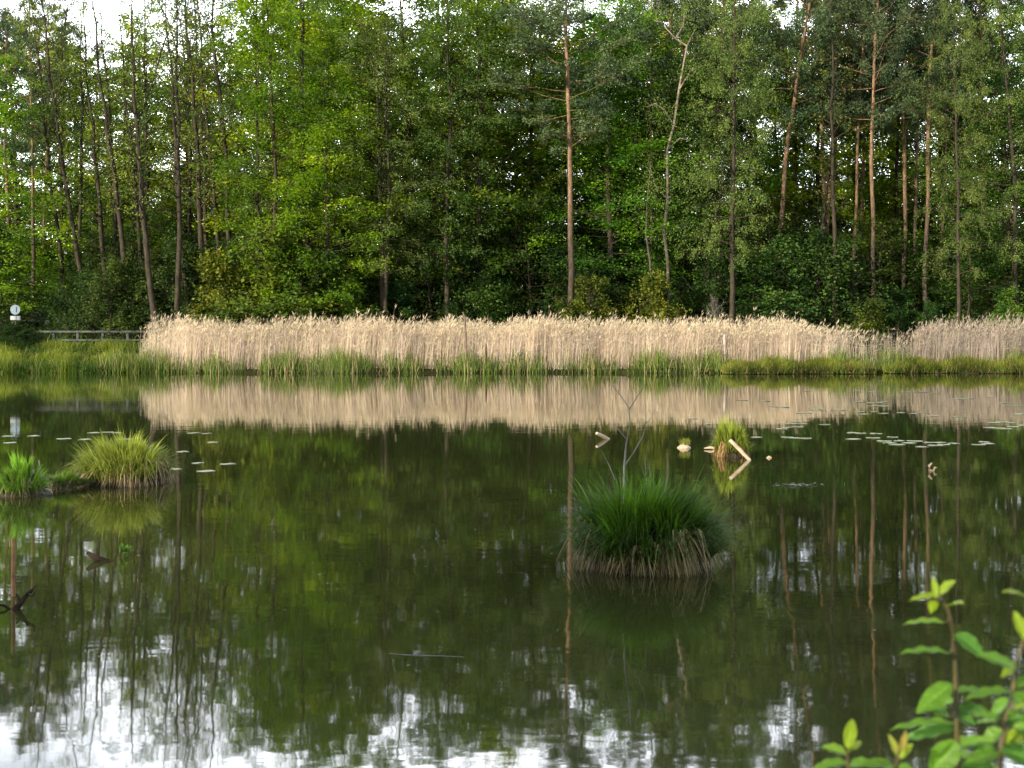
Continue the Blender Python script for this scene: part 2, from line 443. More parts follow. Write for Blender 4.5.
HT = {'broad': 20, 'yellow': 20, 'dense': 19, 'feather': 21, 'alder': 22, 'pine': 23, 'bush': 3.4, 'brightbush': 3.0, 'drybush': 3.0, 'low': 7}
PLACED = []
def tree(kind, px, Y, H, top=None, wide=1.0, rz=None, var=None, lay=''):
    """px: column of the foot; top: column the stem reaches at picture top; H metres"""
    x = (px - CX) / F * Y
    z = float(G(x, Y)) - .06
    vs = PROTO[kind]; name, tm, lm, cn = vs[random.randrange(len(vs)) if var is None else var % len(vs)]
    root = bpy.data.objects.new(name, None); COL.objects.link(root)
    root.location = (x, Y, z)
    if HT[kind] > 15 and H > 13:      # crowns end where the wood's top line lies
        tp = 34 if px < 235 else (14 if (365 < px < 410 or 535 < px < 655 and kind != 'pine') else -14)
        tp += (-55 if kind == 'alder' and px < 260 else -22 if kind == 'pine' else 0) + random.uniform(-26, 22)
        H = min(H, (HY - tp) / F * Y + CH - z)
    s = H / HT[kind]
    lean = 0 if top is None else math.atan2((top - px) / F * Y, 19.6 - z)
    root.scale = (s * wide if kind in ('bush', 'brightbush', 'drybush') else (.5 + .5 * s) * wide, ) * 2 + (s,)
    from mathutils import Matrix, Quaternion
    q = Quaternion((0, 1, 0), lean) @ Quaternion((0, 0, 1), random.uniform(0, 6.28) if rz is None else rz)
    root.rotation_mode = 'QUATERNION'; root.rotation_quaternion = q
    for nm, me in (('trunk' if 'foliage' != cn else 'stem', tm), (cn, lm)):
        o = bpy.data.objects.new(nm, me); COL.objects.link(o); o.parent = root
    PLACED.append((kind, lay, px, Y, root))
    return root


# front trees, left to right
T = [
 # kind, foot column, distance, height, column at picture top, layer, width
 ('pine', 8, 78, 24, 10, 'front', 1), ('pine', 33, 82, 25, 30, 'front', .9), ('pine', 43, 88, 24, 46, 'front', .8),
 ('alder', 93, 73, 22, 44, 'front', .9), ('alder', 130, 71, 22.5, 84, 'front', 1), ('alder', 127, 75, 23, 103, 'front', .9),
 ('alder', 158, 66.5, 23, 124, 'front', 1.1), ('alder', 177, 66.8, 23, 170, 'front', .95), ('alder', 205, 72, 23, 178, 'front', 1.1),
 ('alder', 214, 76, 22, 193, 'front', .8), ('alder', 235, 72, 23.5, 207, 'front', .9), ('alder', 233, 78, 24, 228, 'front', .8),
 ('feather', 262, 73, 21.5, 258, 'front', .9), ('yellow', 276, 67.8, 17.5, 272, 'front', .85), ('feather', 312, 70.5, 20.5, 296, 'front', 1.15),
 ('yellow', 330, 67.6, 13.5, 318, 'front', .95), ('yellow', 300, 74, 22, 300, 'front', 1.1), ('broad', 352, 75, 22, 350, 'front', 1), ('feather', 384, 69, 21.5, 382, 'front', 1.2),
 ('yellow', 372, 74, 21, 372, 'front', 1), ('broad', 420, 73, 22.5, 410, 'front', 1.1), ('feather', 447, 70, 21.5, 449, 'front', 1.0),
 ('dense', 480, 72, 20, 480, 'front', 1.05), ('yellow', 505, 77, 24, 500, 'front', 1), ('dense', 528, 74, 17, 530, 'front', 1),
 ('pine', 570, 68, 24, 566, 'front', 1.3), ('broad', 612, 73, 17, 608, 'front', 1.1), ('broad', 640, 76, 19.5, 640, 'front', 1),
 ('feather', 700, 72, 20, 736, 'front', .9), ('feather', 732, 69, 20.5, 730, 'front', 1.0), ('dense', 700, 77, 15, 700, 'front', 1),
 ('pine', 768, 73, 24, 815, 'front', 1.15), ('alder', 834, 70, 19, 840, 'front', .8), ('alder', 803, 75, 20, 850, 'front', .8),
 ('pine', 873, 71, 24, 880, 'front', 1), ('pine', 902, 76, 24, 908, 'front', 1), ('pine', 925, 73, 25, 930, 'front', 1),
 ('pine', 938, 80, 24, 952, 'front', 1), ('feather', 958, 68, 17, 962, 'front', .8), ('feather', 1018, 70, 20.5, 1010, 'front', 1),
 ('pine', 985, 78, 25, 985, 'front', 1), ('dense', 1010, 73, 12.5, 1005, 'front', 1.1), ('dense', 1050, 74, 20, 1050, 'front', 1.1), ('broad', -22, 72, 15, -20, 'front', 1.1),
     ('alder', 112, 73, 21, 72, 'front', .9), ('alder', 145, 74, 22, 112, 'front', .85), ('alder', 192, 69, 22, 168, 'front', .8), ('alder', 222, 74, 22, 192, 'front', .9), ('alder', 68, 76, 21, 34, 'front', .8),
     ('pine', 852, 74, 24, 862, 'front', .8), ('pine', 820, 77, 24, 838, 'front', .8), ('pine', 700, 76, 24, 722, 'front', .8), ('pine', 650, 74, 24, 655, 'front', .75), ('pine', 912, 79, 25, 918, 'front', .8), ('alder', 385, 68.5, 21, 383, 'front', .8), ('alder', 262, 69, 21, 262, 'front', .85), ('alder', 604, 78, 21, 598, 'front', .8)]
for k, px, Y, H, top, lay, wd in T: tree(k, px, Y, H, top, wd, lay=lay)

# second rows inside the wood
M2 = [('broad', 20, 90, 15.5), ('broad', 62, 88, 15), ('dense', 100, 92, 15), ('broad', 130, 84, 14.5), ('yellow', 152, 90, 18), ('broad', 188, 86, 16.5),
      ('broad', 222, 92, 18.5), ('dense', 250, 84, 21), ('broad', 285, 88, 25), ('broad', 325, 90, 25), ('dense', 360, 84, 24), ('broad', 395, 92, 24),
      ('dense', 430, 84, 23), ('broad', 465, 88, 23), ('broad', 500, 92, 25), ('dense', 540, 84, 17), ('broad', 585, 90, 17), ('dense', 615, 86, 20),
      ('broad', 655, 92, 19), ('yellow', 668, 84, 17), ('broad', 705, 90, 22), ('yellow', 745, 86, 17.5), ('broad', 785, 90, 16), ('yellow', 815, 82, 14.5),
      ('broad', 850, 86, 16), ('yellow', 895, 84, 16), ('yellow', 915, 92, 17.5), ('broad', 950, 88, 15.5), ('dense', 985, 84, 14), ('broad', 1030, 88, 20),
      ('pine', 585, 86, 24), ('pine', 655, 80, 24), ('pine', 682, 84, 25), ('pine', 740, 82, 26), ('pine', 797, 84, 25), ('pine', 828, 80, 24), ('pine', 845, 90, 26),
      ('pine', 890, 92, 27), ('pine', 960, 94, 26), ('pine', 1005, 90, 26), ('pine', 860, 82, 25), ('pine', 715, 92, 27),
      ('alder', 75, 80, 20), ('alder', 150, 80, 21), ('alder', 190, 82, 22), ('alder', 112, 84, 21), ('alder', 540, 80, 23), ('alder', 628, 82, 22), ('pine', 20, 94, 24), ('pine', 58, 97, 23)]
for k, px, Y, H in M2: tree(k, px, Y, H + (0 if k in ('pine', 'alder') else 2.5 if px < 260 or px > 700 else 1.5), px + random.uniform(-14, 14), random.uniform(.9, 1.1), lay='inner')
for q in range(27):          # the deepest row
    px = -10 + q * 40 + random.uniform(-10, 10); Y = random.uniform(102, 118)
    if 20 < px < 110 and q % 2: continue
    H = (HY - (62 if px < 250 else 38)) / F * Y - 1.2 + random.uniform(-2, 2.5)
    tree(random.choice(['broad', 'dense', 'dense']), px, Y, H, px, 1.2, lay='deep')

# undergrowth
for q in range(30):
    px = -5 + q * 36 + random.uniform(-9, 9)
    Y = random.uniform(69.5, 72) if px > 130 else random.uniform(75, 79)
    if 8 < px < 62: continue
    tree('bush', px, Y, random.uniform(1.7, 4.6), None, random.uniform(.9, 1.3), lay='edge') if q % 3 else tree('low', px, Y, random.uniform(4.0, 7.0), None, 1.1, lay='edge')
for q in range(26):
    px = -8 + q * 42 + random.uniform(-9, 9); Y = random.uniform(76, 82)
    if 8 < px < 62: Y = 88
    tree('bush', px, Y, random.uniform(3.5, 5.2), None, random.uniform(1.0, 1.35), lay='second')
for q in range(24):
    px = 4 + q * 45 + random.uniform(-9, 9); Y = random.uniform(86, 98)
    tree('low', px, Y, random.uniform(6.0, 8.5), None, 1.4, lay='wood')
for q in range(20):
    px = 0 + q * 54 + random.uniform(-9, 9); Y = random.uniform(100, 112)
    tree('low', px, Y, random.uniform(8.0, 10.5), None, 1.7, lay='wood')
for q in range(22):
    px = (-20 + q * 22 if q < 13 else 760 + (q - 13) * 26) + random.uniform(-6, 6); Y = random.uniform(94, 99)
    tree('low', px, Y, random.uniform(8.5, 11.5), None, 1.7, lay='wood')
for q in range(22):
    px = 10 + q * 48 + random.uniform(-12, 12); Y = random.uniform(72, 79)
    if 5 < px < 66: Y = 87
    tree('low', px, Y, random.uniform(4.5, 7.5), None, 1.15, lay='edge')
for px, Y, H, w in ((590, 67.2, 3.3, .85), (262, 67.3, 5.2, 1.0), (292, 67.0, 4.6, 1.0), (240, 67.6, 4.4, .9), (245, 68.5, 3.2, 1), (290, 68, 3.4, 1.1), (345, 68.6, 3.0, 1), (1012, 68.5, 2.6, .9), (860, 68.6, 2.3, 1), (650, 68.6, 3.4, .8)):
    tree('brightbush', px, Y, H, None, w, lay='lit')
for px, Y, H, w in ((716, 68.6, 2.2, .5),):
    tree('drybush', px, Y, H, None, w, lay='dry')
for px, Y, H, w in ((108, 69.5, 3.6, 1.0), (80, 71, 3.0, 1.0), (128, 70.5, 3.0, .9)): tree('bush', px, Y, H, None, w, lay='edge')
for px, Y, H in ((-4, 65.8, 1.15), (14, 65.4, .95), (33, 65.6, .8)): tree('bush', px, Y, H, None, 1.6, lay='low')
# trees on the near left shore that throw their shade on the nearest tussock
tree('dense', CX + F * (-17.5) / -2.0 if False else 0, 60, 1, None) if False else None
for (x, y, H) in ((-16.0, -6.3, 15), (-19.5, -10.5, 17), (-13.0, -5.8, 13)):
    r = tree('dense', CX, 70, H, None, 1.05, lay='near'); r.location = (x, y, float(G(x, y)) - .05)

ORD = ['first', 'second', 'third', 'fourth', 'fifth', 'sixth', 'seventh', 'eighth', 'ninth', 'tenth', 'eleventh', 'twelfth', 'thirteenth', 'fourteenth', 'fifteenth', 'sixteenth', 'seventeenth', 'eighteenth', 'nineteenth', 'twentieth']
TEN = {2: 'twenty', 3: 'thirty', 4: 'forty', 5: 'fifty', 6: 'sixty', 7: 'seventy'}
def ordinal(k):
    if k < 20: return ORD[k]
    t, u = divmod(k + 1, 10)
    return {2: 'twentieth', 3: 'thirtieth', 4: 'fortieth', 5: 'fiftieth', 6: 'sixtieth'}[t] if u == 0 else TEN[t] + '-' + ORD[u - 1]

DESC = {
 ('pine', 'front'): ('tall pine with bare reddish trunk at the front of the wood', 'pines at the front of the wood'),
 ('alder', 'front'): ('thin dark stemmed alder with sparse leaves behind the shore', 'thin alders along the shore'),
 ('feather', 'front'): ('feathery olive green birch at the front of the wood', 'feathery birches along the shore'),
 ('yellow', 'front'): ('bright yellow green maple behind the reeds', 'bright maples behind the reeds'),
 ('broad', 'front'): ('fresh green broadleaf tree at the front of the wood', 'broadleaf trees at the front of the wood'),
 ('dense', 'front'): ('dense dark green hornbeam behind the reeds', 'hornbeams behind the reeds'),
 ('pine', 'inner'): ('slender pine standing deeper among the broadleaf trees', 'pines deeper in the wood'),
 ('alder', 'inner'): ('thin dark alder half hidden in the second row', 'alders in the second row'),
 ('broad', 'inner'): ('mid green broadleaf tree in the second row', 'broadleaf trees in the second row'),
 ('yellow', 'inner'): ('sunlit yellow green maple in the second row', 'maples in the second row'),
 ('dense', 'inner'): ('dark hornbeam half hidden in the second row', 'hornbeams in the second row'),
 ('broad', 'deep'): ('green broadleaf tree at the very back of the wood', 'trees at the back of the wood'),
 ('dense', 'deep'): ('dark dense tree at the very back of the wood', 'dark trees at the back of the wood'),
 ('bush', 'edge'): ('dark green bush directly behind the reed belt', 'bushes behind the reed belt'),
 ('bush', 'second'): ('tall shadowy bush between the tree trunks', 'bushes between the trunks'),
 ('low', 'wood'): ('leafy sapling in the dark inside of the wood', 'saplings inside the wood'),
 ('low', 'edge'): ('young leafy sapling under the trees at the wood edge', 'saplings at the wood edge'),
 ('brightbush', 'lit'): ('sunlit bright green bush over the reed tops', 'bright bushes above the reeds'),
 ('drybush', 'dry'): ('twiggy brownish bush with few leaves at the wood edge', 'twiggy bushes'),
 ('bush', 'low'): ('low green bush beside the fence', 'low bushes beside the fence'),
 ('dense', 'near'): ('dense tree on the near shore left of the camera', 'trees on the near shore')}
byk = {}
for k, lay, px, Y, r in PLACED: byk.setdefault((k, lay), []).append((px, r))
for key, L_ in byk.items():
    L_.sort(key=lambda t: t[0]); d, g = DESC[key]
    for q, (px, r) in enumerate(L_):
        lab = f"{d}, {ordinal(q)} from the left"
        tag(r, lab, 'bush' if 'bush' in key[0] else 'sapling' if key[0] == 'low' else 'tree', g)

# crooked pale dead-topped birch
def crooked():
    r = empty('crooked_birch', (*W(668, 0, 69)[:2], float(G((668 - CX) / F * 69, 69)) - .05), 'crooked pale birch with bare forked top between the pines', 'tree')
    def pt(px, py): return np.array(W(px, py, 69)) - np.array(r.location)
    tb = MB()
    main = [pt(668, 322), pt(668, 262), pt(664, 232), pt(668, 200), pt(667, 150), pt(674, 125), pt(679, 90), pt(687, 46)]
    tube(tb, main, [.10, .095, .08, .08, .07, .065, .055, .045], 7, rough=.12)
    for br in ([(687, 46), (676, 38), (662, 22), (654, 5)], [(687, 46), (693, 34), (696, 28)], [(679, 90), (690, 72), (700, 68)], [(674, 125), (664, 110), (655, 104), (646, 108)], [(667, 150), (680, 138), (690, 140)],
               [(668, 200), (655, 185), (648, 160)], [(676, 38), (684, 24), (686, 8)], [(662, 22), (650, 20), (640, 12)]):
        p = [pt(a, b) for a, b in br]; off = RNG.uniform(-.3, .3)
        for q in range(1, len(p)): p[q] = p[q] + np.array([0, off * q, 0])
        tube(tb, p, np.linspace(.045, .012, len(p)), 5)
    tb.build('trunk', M_BARK_B, r, True)
    tb = MB()
    tube(tb, [pt(652, 322), pt(650, 262), pt(646, 235), pt(647, 205), pt(650, 170)], [.06, .055, .05, .04, .02], 6, rough=.06)
    tb.build('side_stem', M_BARK_B, r, True)
    lb = MB(); n = 5000
    c = np.array([pt(*p) for p in ((660, 200), (672, 235), (650, 190), (678, 175), (640, 60), (668, 120), (690, 70), (650, 165), (640, 15), (684, 10), (655, 110), (700, 68))])
    P = c[RNG.integers(0, len(c), n)] + RNG.normal(size=(n, 3)) * np.array([.6, .7, .55])
    leafq(lb, P, RNG.normal(size=(n, 3)), RNG.normal(size=(n, 3)) + [0, 0, 1], .09, .05, cvar(n, OLIVE))
    lb.build('crown', M_FINE, r)
crooked()

# ------------------------------------------------------------------ reed belt (uncountable)
def reed_top(px):       # rough top line of the belt, metres
    return 1.0

def reeds():
    mb = MB()
    n = 20000
    px = RNG.uniform(140, 1060, n)
    dens = np.where(px < 175, (px - 134) / 60, np.where(px < 800, 1.0, np.where(px < 845, .5, np.where(px < 912, .13, .5))))
    keep = RNG.uniform(0, 1, n) < dens; px = px[keep]; n = len(px)
    Y = 61.9 + RNG.uniform(0, 1, n) ** 1.0 * 3.6
    x = (px - CX) / F * Y
    z = np.maximum(G(x, Y), -.1)
    low = np.where(px < 168, .62 + .38 * (px - 140) / 28, 1.0) * (1 - .17 * sstep(760, 850, px) + .22 * sstep(895, 960, px))
    wave = .05 * np.sin(x * .37 + 1) * np.sin(x * 1.1) + .07 * np.sin(x * 1.7) + .06 * np.sin(x * 4.1 + 1) + .05 * np.sin(x * .6)
    h = (1.76 + wave + RNG.normal(0, .22, n)) * low
    tall = RNG.uniform(0, 1, n) < .06; h = h + tall * .22
    P = np.stack([x, Y, z], 1)
    az = RNG.normal(.1, .9, n)
    lean = np.abs(RNG.normal(0, .13, n)) * h
    grey = sstep(800, 930, px)[:, None]  # shade over the right-hand reeds, put in as a greyer colour
    base = np.array([.66, .575, .475]) * (1 - grey) + np.array([.44, .38, .33]) * grey
    pn = (np.sin(x * .9 + 2) * .10 + np.sin(x * 3.3) * .09 + np.sin(x * 11.) * .06)[:, None]
    C = base * (1 + .15 * RNG.normal(size=(n, 1)).clip(-2, 2) + pn)
    C = np.clip(C * np.concatenate([np.ones((n, 1)), 1 + RNG.normal(size=(n, 1)) * .05, 1 + RNG.normal(size=(n, 1)) * .1], 1), .02, .9)
    blades(mb, P, az, h, lean, 0, .017, 2, C * .9, C, side=RNG.uniform(-.7, .7, n))
    tip = P + np.stack([np.cos(az) * lean, np.sin(az) * lean, h], 1)
    # dry leaves along the stems
    for rep in range(3):
        s = RNG.uniform(.25, .9, n)
        b = P + np.stack([np.cos(az) * lean * s ** 1.4, np.sin(az) * lean * s ** 1.4, h * s], 1)
        a2 = RNG.uniform(0, 2 * pi, n)
        ax = np.stack([np.cos(a2) * .55, np.sin(a2) * .35, RNG.uniform(-.2, 1.0, n)], 1)
        leafq(mb, b, ax, RNG.normal(size=(n, 3)), RNG.uniform(.22, .45, n), .016, C * RNG.uniform(.75, 1.15, (n, 1)))
    # plumes
    m = RNG.uniform(0, 1, n) < .62
    for rep in range(2):
        k = m.sum()
        ax = np.stack([RNG.normal(.25, .35, k), RNG.normal(0, .3, k), RNG.uniform(.3, 1.2, k)], 1)
        gold = np.array([.68, .59, .45]) * (1 - grey[m]) + np.array([.46, .39, .32]) * grey[m]
        leafq(mb, tip[m] - [0, 0, .1], ax, RNG.normal(size=(k, 3)) + [0, -1, 0], RNG.uniform(.14, .27, k), RNG.uniform(.02, .045, k), gold * RNG.uniform(.75, 1.15, (k, 1)))
    tag(mb.build('reed_bed', M_REED), 'dry beige reeds with golden plumes along the far shore', 'reeds', kind='stuff')
reeds()

# green sedge growing at the water's edge
def sedge():
    mb = MB()
    n = 15000
    px = RNG.uniform(100, 1060, n); Yo = RNG.uniform(0, 1.9, n)
    x = (px - CX) / F * 61.5
    Y = shore(x) + .1 + Yo
    cl = np.sin(x * 2.3) + np.sin(x * 5.7 + 1) * .7 + np.sin(x * .8 + 2) * .8
    keep = RNG.uniform(-2.0, 1.9, n) < cl + .3
    px, x, Y, cl = px[keep], x[keep], Y[keep], cl[keep]; n = len(px)
    z = np.maximum(G(x, Y), -.05)
    h = (.66 + .12 * cl + RNG.normal(0, .16, n)).clip(.15, 1.5)
    tint = RNG.uniform(0, 1, (n, 1)); dry = RNG.uniform(0, 1, (n, 1)) < .17
    C = np.array([.07, .145, .03]) * (1 - tint) + np.array([.19, .26, .05]) * tint
    C = np.where(dry, np.array([.42, .34, .20]), C) * RNG.uniform(.6, 1.2, (n, 1))
    C = C * (1 + .12 * cl[:, None])
    blades(mb, np.stack([x, Y, z], 1), RNG.uniform(0, 6.28, n), h, RNG.uniform(.05, .35, n), RNG.uniform(0, .12, n), .026, 3, C, side=RNG.uniform(-.8, .8, n))
    tag(mb.build('shore_sedge', M_GRASS), 'green sedge leaves at the foot of the dry reeds', 'sedge', kind='stuff')
sedge()

def bank_grass():
    mb = MB()
    n = 26000
    px = RNG.uniform(-60, 165, n); Yo = RNG.uniform(0, 1, n) * 6.2
    x = (px - CX) / F * (61 + Yo); Y = shore(x) + .05 + Yo
    z = np.maximum(G(x, Y), -.05)
    cl = np.sin(x * 2.1 + Y) + np.sin(x * 4.9 - Y * 2) * .7 + np.sin(Y * 3.)
    h = (.21 + .07 * cl + RNG.normal(0, .07, n)).clip(.06, 1.0) * (1 + .6 * (Yo < .8))
    tall = RNG.uniform(0, 1, n) < .03; h = h + tall * RNG.uniform(.1, .4, n)
    pt_ = np.sin(x * .9 + 3) * np.sin(Y * 1.4 + x * .5) + .6 * np.sin(x * 2.7 + Y)
    t = (RNG.uniform(0, 1, (n, 1)) * .5 + .15 * (cl[:, None] + 1) + .35 * pt_[:, None] - .35 * (Yo[:, None] < .9)).clip(0, 1)  # the bank's lit top and dark foot are put into the blade colour
    C = np.array([.07, .15, .022]) * (1 - t) + np.array([.30, .38, .05]) * t
    C = np.where(RNG.uniform(0, 1, (n, 1)) < .1, np.array([.34, .29, .14]), C) * RNG.uniform(.6, 1.2, (n, 1))
    blades(mb, np.stack([x, Y, z], 1), RNG.uniform(0, 6.28, n), h, RNG.uniform(.05, .3, n), RNG.uniform(0, .1, n), .03, 3, C)
    # low spits of turf in front of the reeds on the right
    for (a, b, yf, dep, hh, cnt) in ((722, 872, -1.1, 1.7, .36, 9000), (888, 1060, -.7, 1.5, .38, 7500)):
        n = cnt; px = RNG.uniform(a, b, n); x = (px - CX) / F * 60.5; yo = RNG.uniform(0, 1, n)
        Y = shore(x) + yf + yo * dep
        edge = np.clip(np.minimum(px - a, b - px) / 14, .15, 1)
        z = .02 + .42 * np.sin(yo * pi * .5) * edge * (.8 + .2 * np.sin(x * 2.9))
        t = (RNG.uniform(0, 1, (n, 1)) * .5 + .5 * sstep(.0, .5, yo)[:, None])  # lit top and dark underside of the spits painted into the blades
        C = np.array([.05, .10, .02]) * (1 - t) + np.array([.30, .37, .04]) * t
        C = C * (.8 + .3 * np.sin(x * 4.3 + np.sin(x * 1.7) * 2))[:, None]
        C = np.where(RNG.uniform(0, 1, (n, 1)) < .12, np.array([.40, .31, .15]), C) * RNG.uniform(.6, 1.2, (n, 1))
        blades(mb, np.stack([x, Y, z], 1), RNG.uniform(0, 6.28, n), hh * RNG.uniform(.5, 1.15, n), RNG.uniform(.05, .3, n), RNG.uniform(0, .14, n), .026, 3, C)
    tag(mb.build('bank_grass', M_GRASS), 'yellow green grass on the low bank of the far shore', 'grass', kind='stuff')
    # turf base of the spits
    mb = MB()
    for (a, b, yf, dep) in ((722, 872, -1.1, 1.9), (888, 1060, -.7, 1.7)):
        xa = (a - CX) / F * 60.5; xb = (b - CX) / F * 60.5
        nx_, ny_ = 60, 8; V = []
        for jy in range(ny_ + 1):
            for ix in range(nx_ + 1):
                x = xa + (xb - xa) * ix / nx_; yo = jy / ny_
                e = min(1, min(ix, nx_ - ix) / 5)
                V.append((x, float(shore(x)) + yf + yo * dep + .08 * sin(x * 5), -.08 + (.12 if jy else 0) * e + .40 * sin(yo * pi * .5) * e * (.8 + .2 * sin(x * 2.9))))
        q = [[jy * (nx_ + 1) + ix, jy * (nx_ + 1) + ix + 1, (jy + 1) * (nx_ + 1) + ix + 1, (jy + 1) * (nx_ + 1) + ix] for jy in range(ny_) for ix in range(nx_)]
        mb.add(V, q)
    tag(mb.build('turf_spit', M_MUD, smooth=True), kind='structure')
    # forest floor herbs
    mb = MB(); n = 16000
    Y = RNG.uniform(67, 96, n); px = RNG.uniform(-30, 1060, n); x = (px - CX) / F * Y
    ok = (Y > 69) | (px > 150); x, Y = x[ok], Y[ok]; n = len(x)
    blades(mb, np.stack([x, Y, G(x, Y) - .02], 1), RNG.uniform(0, 6.28, n), RNG.uniform(.2, .8, n), RNG.uniform(.1, .4, n), RNG.uniform(0, .3, n), .06, 2, cvar(n, (.05, .10, .02)))
    tag(mb.build('ground_cover', M_GRASS), 'dark green herbs covering the forest floor', 'ground cover', kind='stuff')
bank_grass()

# ------------------------------------------------------------------ tussocks
def tussock(px, py, wpx, hpx, label, green, dark, straw, n=3000, skirt=.5, bw=.007, depth=None, group='sedge tussocks in the water', seed=0, name='sedge_tussock'):
    rng = np.random.default_rng(500 + seed)
    x, Y, _ = on_water(px, py); R = wpx / 2 / F * Y; H = hpx / F * Y; Y += R * .55
    r = empty(name, (x, Y, 0), label, 'tussock', group)
    # peat mound
    mb = MB(); m = 9
    a = np.linspace(0, 2 * pi, 20, endpoint=False); V = []
    for q in range(m):
        t = q / (m - 1); rad = R * .74 * cos(t * pi / 2) ** .6 if q < m - 1 else .01
        for aa in a: V.append((cos(aa) * rad * (1 + .1 * sin(3 * aa + q)), sin(aa) * rad * (1 + .1 * cos(4 * aa)), -.06 + t * H * .5))
    Fq = [[q * 20 + j, q * 20 + (j + 1) % 20, (q + 1) * 20 + (j + 1) % 20, (q + 1) * 20 + j] for q in range(m - 1) for j in range(20)]
    mb.add(V, Fq); mb.build('root_mound', M_MUD, r, True)
    # green crown
    mb = MB()
    az = rng.uniform(0, 2 * pi, n); rho = np.sqrt(rng.uniform(0, 1, n))
    base = np.stack([np.cos(az) * rho * R * .74, np.sin(az) * rho * R * .74, H * .42 * (1 - rho ** 5 * .8)], 1)
    ncl = max(12, n // 26); ca = rng.uniform(0, 2 * pi, ncl); cr_ = np.sqrt(rng.uniform(0, 1, ncl)); ci = rng.integers(0, ncl, n)
    az = ca[ci] + rng.normal(0, .10, n); rho = np.clip(cr_[ci] + rng.normal(0, .05, n), 0, 1); cb_ = rng.normal(0, 1, ncl)[ci]
    base = np.stack([np.cos(az) * rho * R * .74, np.sin(az) * rho * R * .74, H * .42 * (1 - rho ** 5 * .8)], 1)
    lop = 1 + .16 * np.cos(az - seed * 1.7) + .10 * np.sin(3 * az + seed)
    az2 = az + (rng.normal(0, .45, ncl))[ci] + rng.normal(0, .22, n)
    up = H * lop * (rng.uniform(.34, .64, n) + .07 * cb_); lean = R * (.08 + .20 * rng.uniform(0, 1, n) ** 2 + .30 * rho * rng.uniform(.2, 1.3, n)); sag = H * (rng.uniform(.0, .15, n) + .62 * rho ** 2 * rng.uniform(.1, 1.2, n)); sag = np.minimum(sag, np.maximum(base[:, 2] + up - H * rng.uniform(.12, .42, n), 0))
    t = rng.uniform(0, 1, (n, 1))
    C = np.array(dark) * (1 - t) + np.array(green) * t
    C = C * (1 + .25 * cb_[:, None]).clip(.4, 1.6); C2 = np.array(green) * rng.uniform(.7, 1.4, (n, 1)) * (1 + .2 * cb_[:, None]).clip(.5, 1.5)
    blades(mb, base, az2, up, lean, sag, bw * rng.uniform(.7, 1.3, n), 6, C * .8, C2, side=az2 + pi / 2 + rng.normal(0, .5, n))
    mb.build('grass_crown', M_GRASS, r)
    # hanging dead leaves
    k = int(n * skirt); mb = MB()
    ncl = max(24, k // 34); ca = rng.uniform(0, 2 * pi, ncl); ci = rng.integers(0, ncl, k)
    az = ca[ci] + rng.normal(0, .06, k); rho = rng.uniform(.75, 1, k)
    base = np.stack([np.cos(az) * rho * R * .72, np.sin(az) * rho * R * .72, H * (rng.uniform(.1, .28, k) + rng.uniform(0, .22, ncl)[ci])], 1)
    up = H * rng.uniform(.05, .3, k); sag = base[:, 2] + up - .0 + rng.uniform(-.02, .10, k) * H
    C = np.array(straw) * rng.uniform(.4, 1.4, (k, 1)); C = np.where(rng.uniform(0, 1, (k, 1)) < .5, C * [.38, .36, .28], C)
    blades(mb, base, az + rng.normal(0, .4, k), up, R * rng.uniform(.03, .32, k), sag, bw * rng.uniform(.7, 1.5, k), 6, C, side=az + pi / 2 + rng.normal(0, .5, k))
    mb.build('dead_leaf_skirt', M_STRAW, r)
    return r

g1 = (.060, .145, .016); d1 = (.016, .045, .008); st = (.42, .36, .25)  # big tussock's greens darkened to carry the shade it stands in
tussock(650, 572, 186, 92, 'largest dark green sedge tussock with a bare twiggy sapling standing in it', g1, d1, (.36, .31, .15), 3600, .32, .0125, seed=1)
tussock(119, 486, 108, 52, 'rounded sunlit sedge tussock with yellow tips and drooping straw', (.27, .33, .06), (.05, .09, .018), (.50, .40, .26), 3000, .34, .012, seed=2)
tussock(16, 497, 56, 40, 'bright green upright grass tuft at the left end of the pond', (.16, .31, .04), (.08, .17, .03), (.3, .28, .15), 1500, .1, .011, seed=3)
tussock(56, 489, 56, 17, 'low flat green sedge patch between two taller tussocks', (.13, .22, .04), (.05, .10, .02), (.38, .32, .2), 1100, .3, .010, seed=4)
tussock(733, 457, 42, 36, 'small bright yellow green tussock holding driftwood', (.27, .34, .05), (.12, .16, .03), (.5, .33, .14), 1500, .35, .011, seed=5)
tussock(124, 556, 16, 15, 'tiny green sprig of water grass beside a sunken log', (.09, .20, .03), (.05, .12, .02), (.1, .12, .05), 60, .1, .018, seed=6, group=None, name='grass_sprig')
for q, (px, py, w, h, lab, c) in enumerate(((225, 371.8, 28, 11, 'pale dry grass tussock at the waterline below the reeds, left of the middle', (.55, .44, .33)),
                                 (742, 372.2, 34, 15, 'golden dry tussock at the left tip of the turf spit', (.60, .42, .20)),
                                 (880, 371.8, 34, 15, 'pale grey dry tussock in the gap between two turf spits', (.50, .44, .32)),
                                 (263, 371.8, 14, 12, 'small dark green tussock at the waterline under the reeds', (.05, .10, .02)))):
    tussock(px, py, w, h, lab, c, tuple(v * .6 for v in c), c, 420, .8, .03, seed=20 + q, group='dry tussocks on the far waterline')

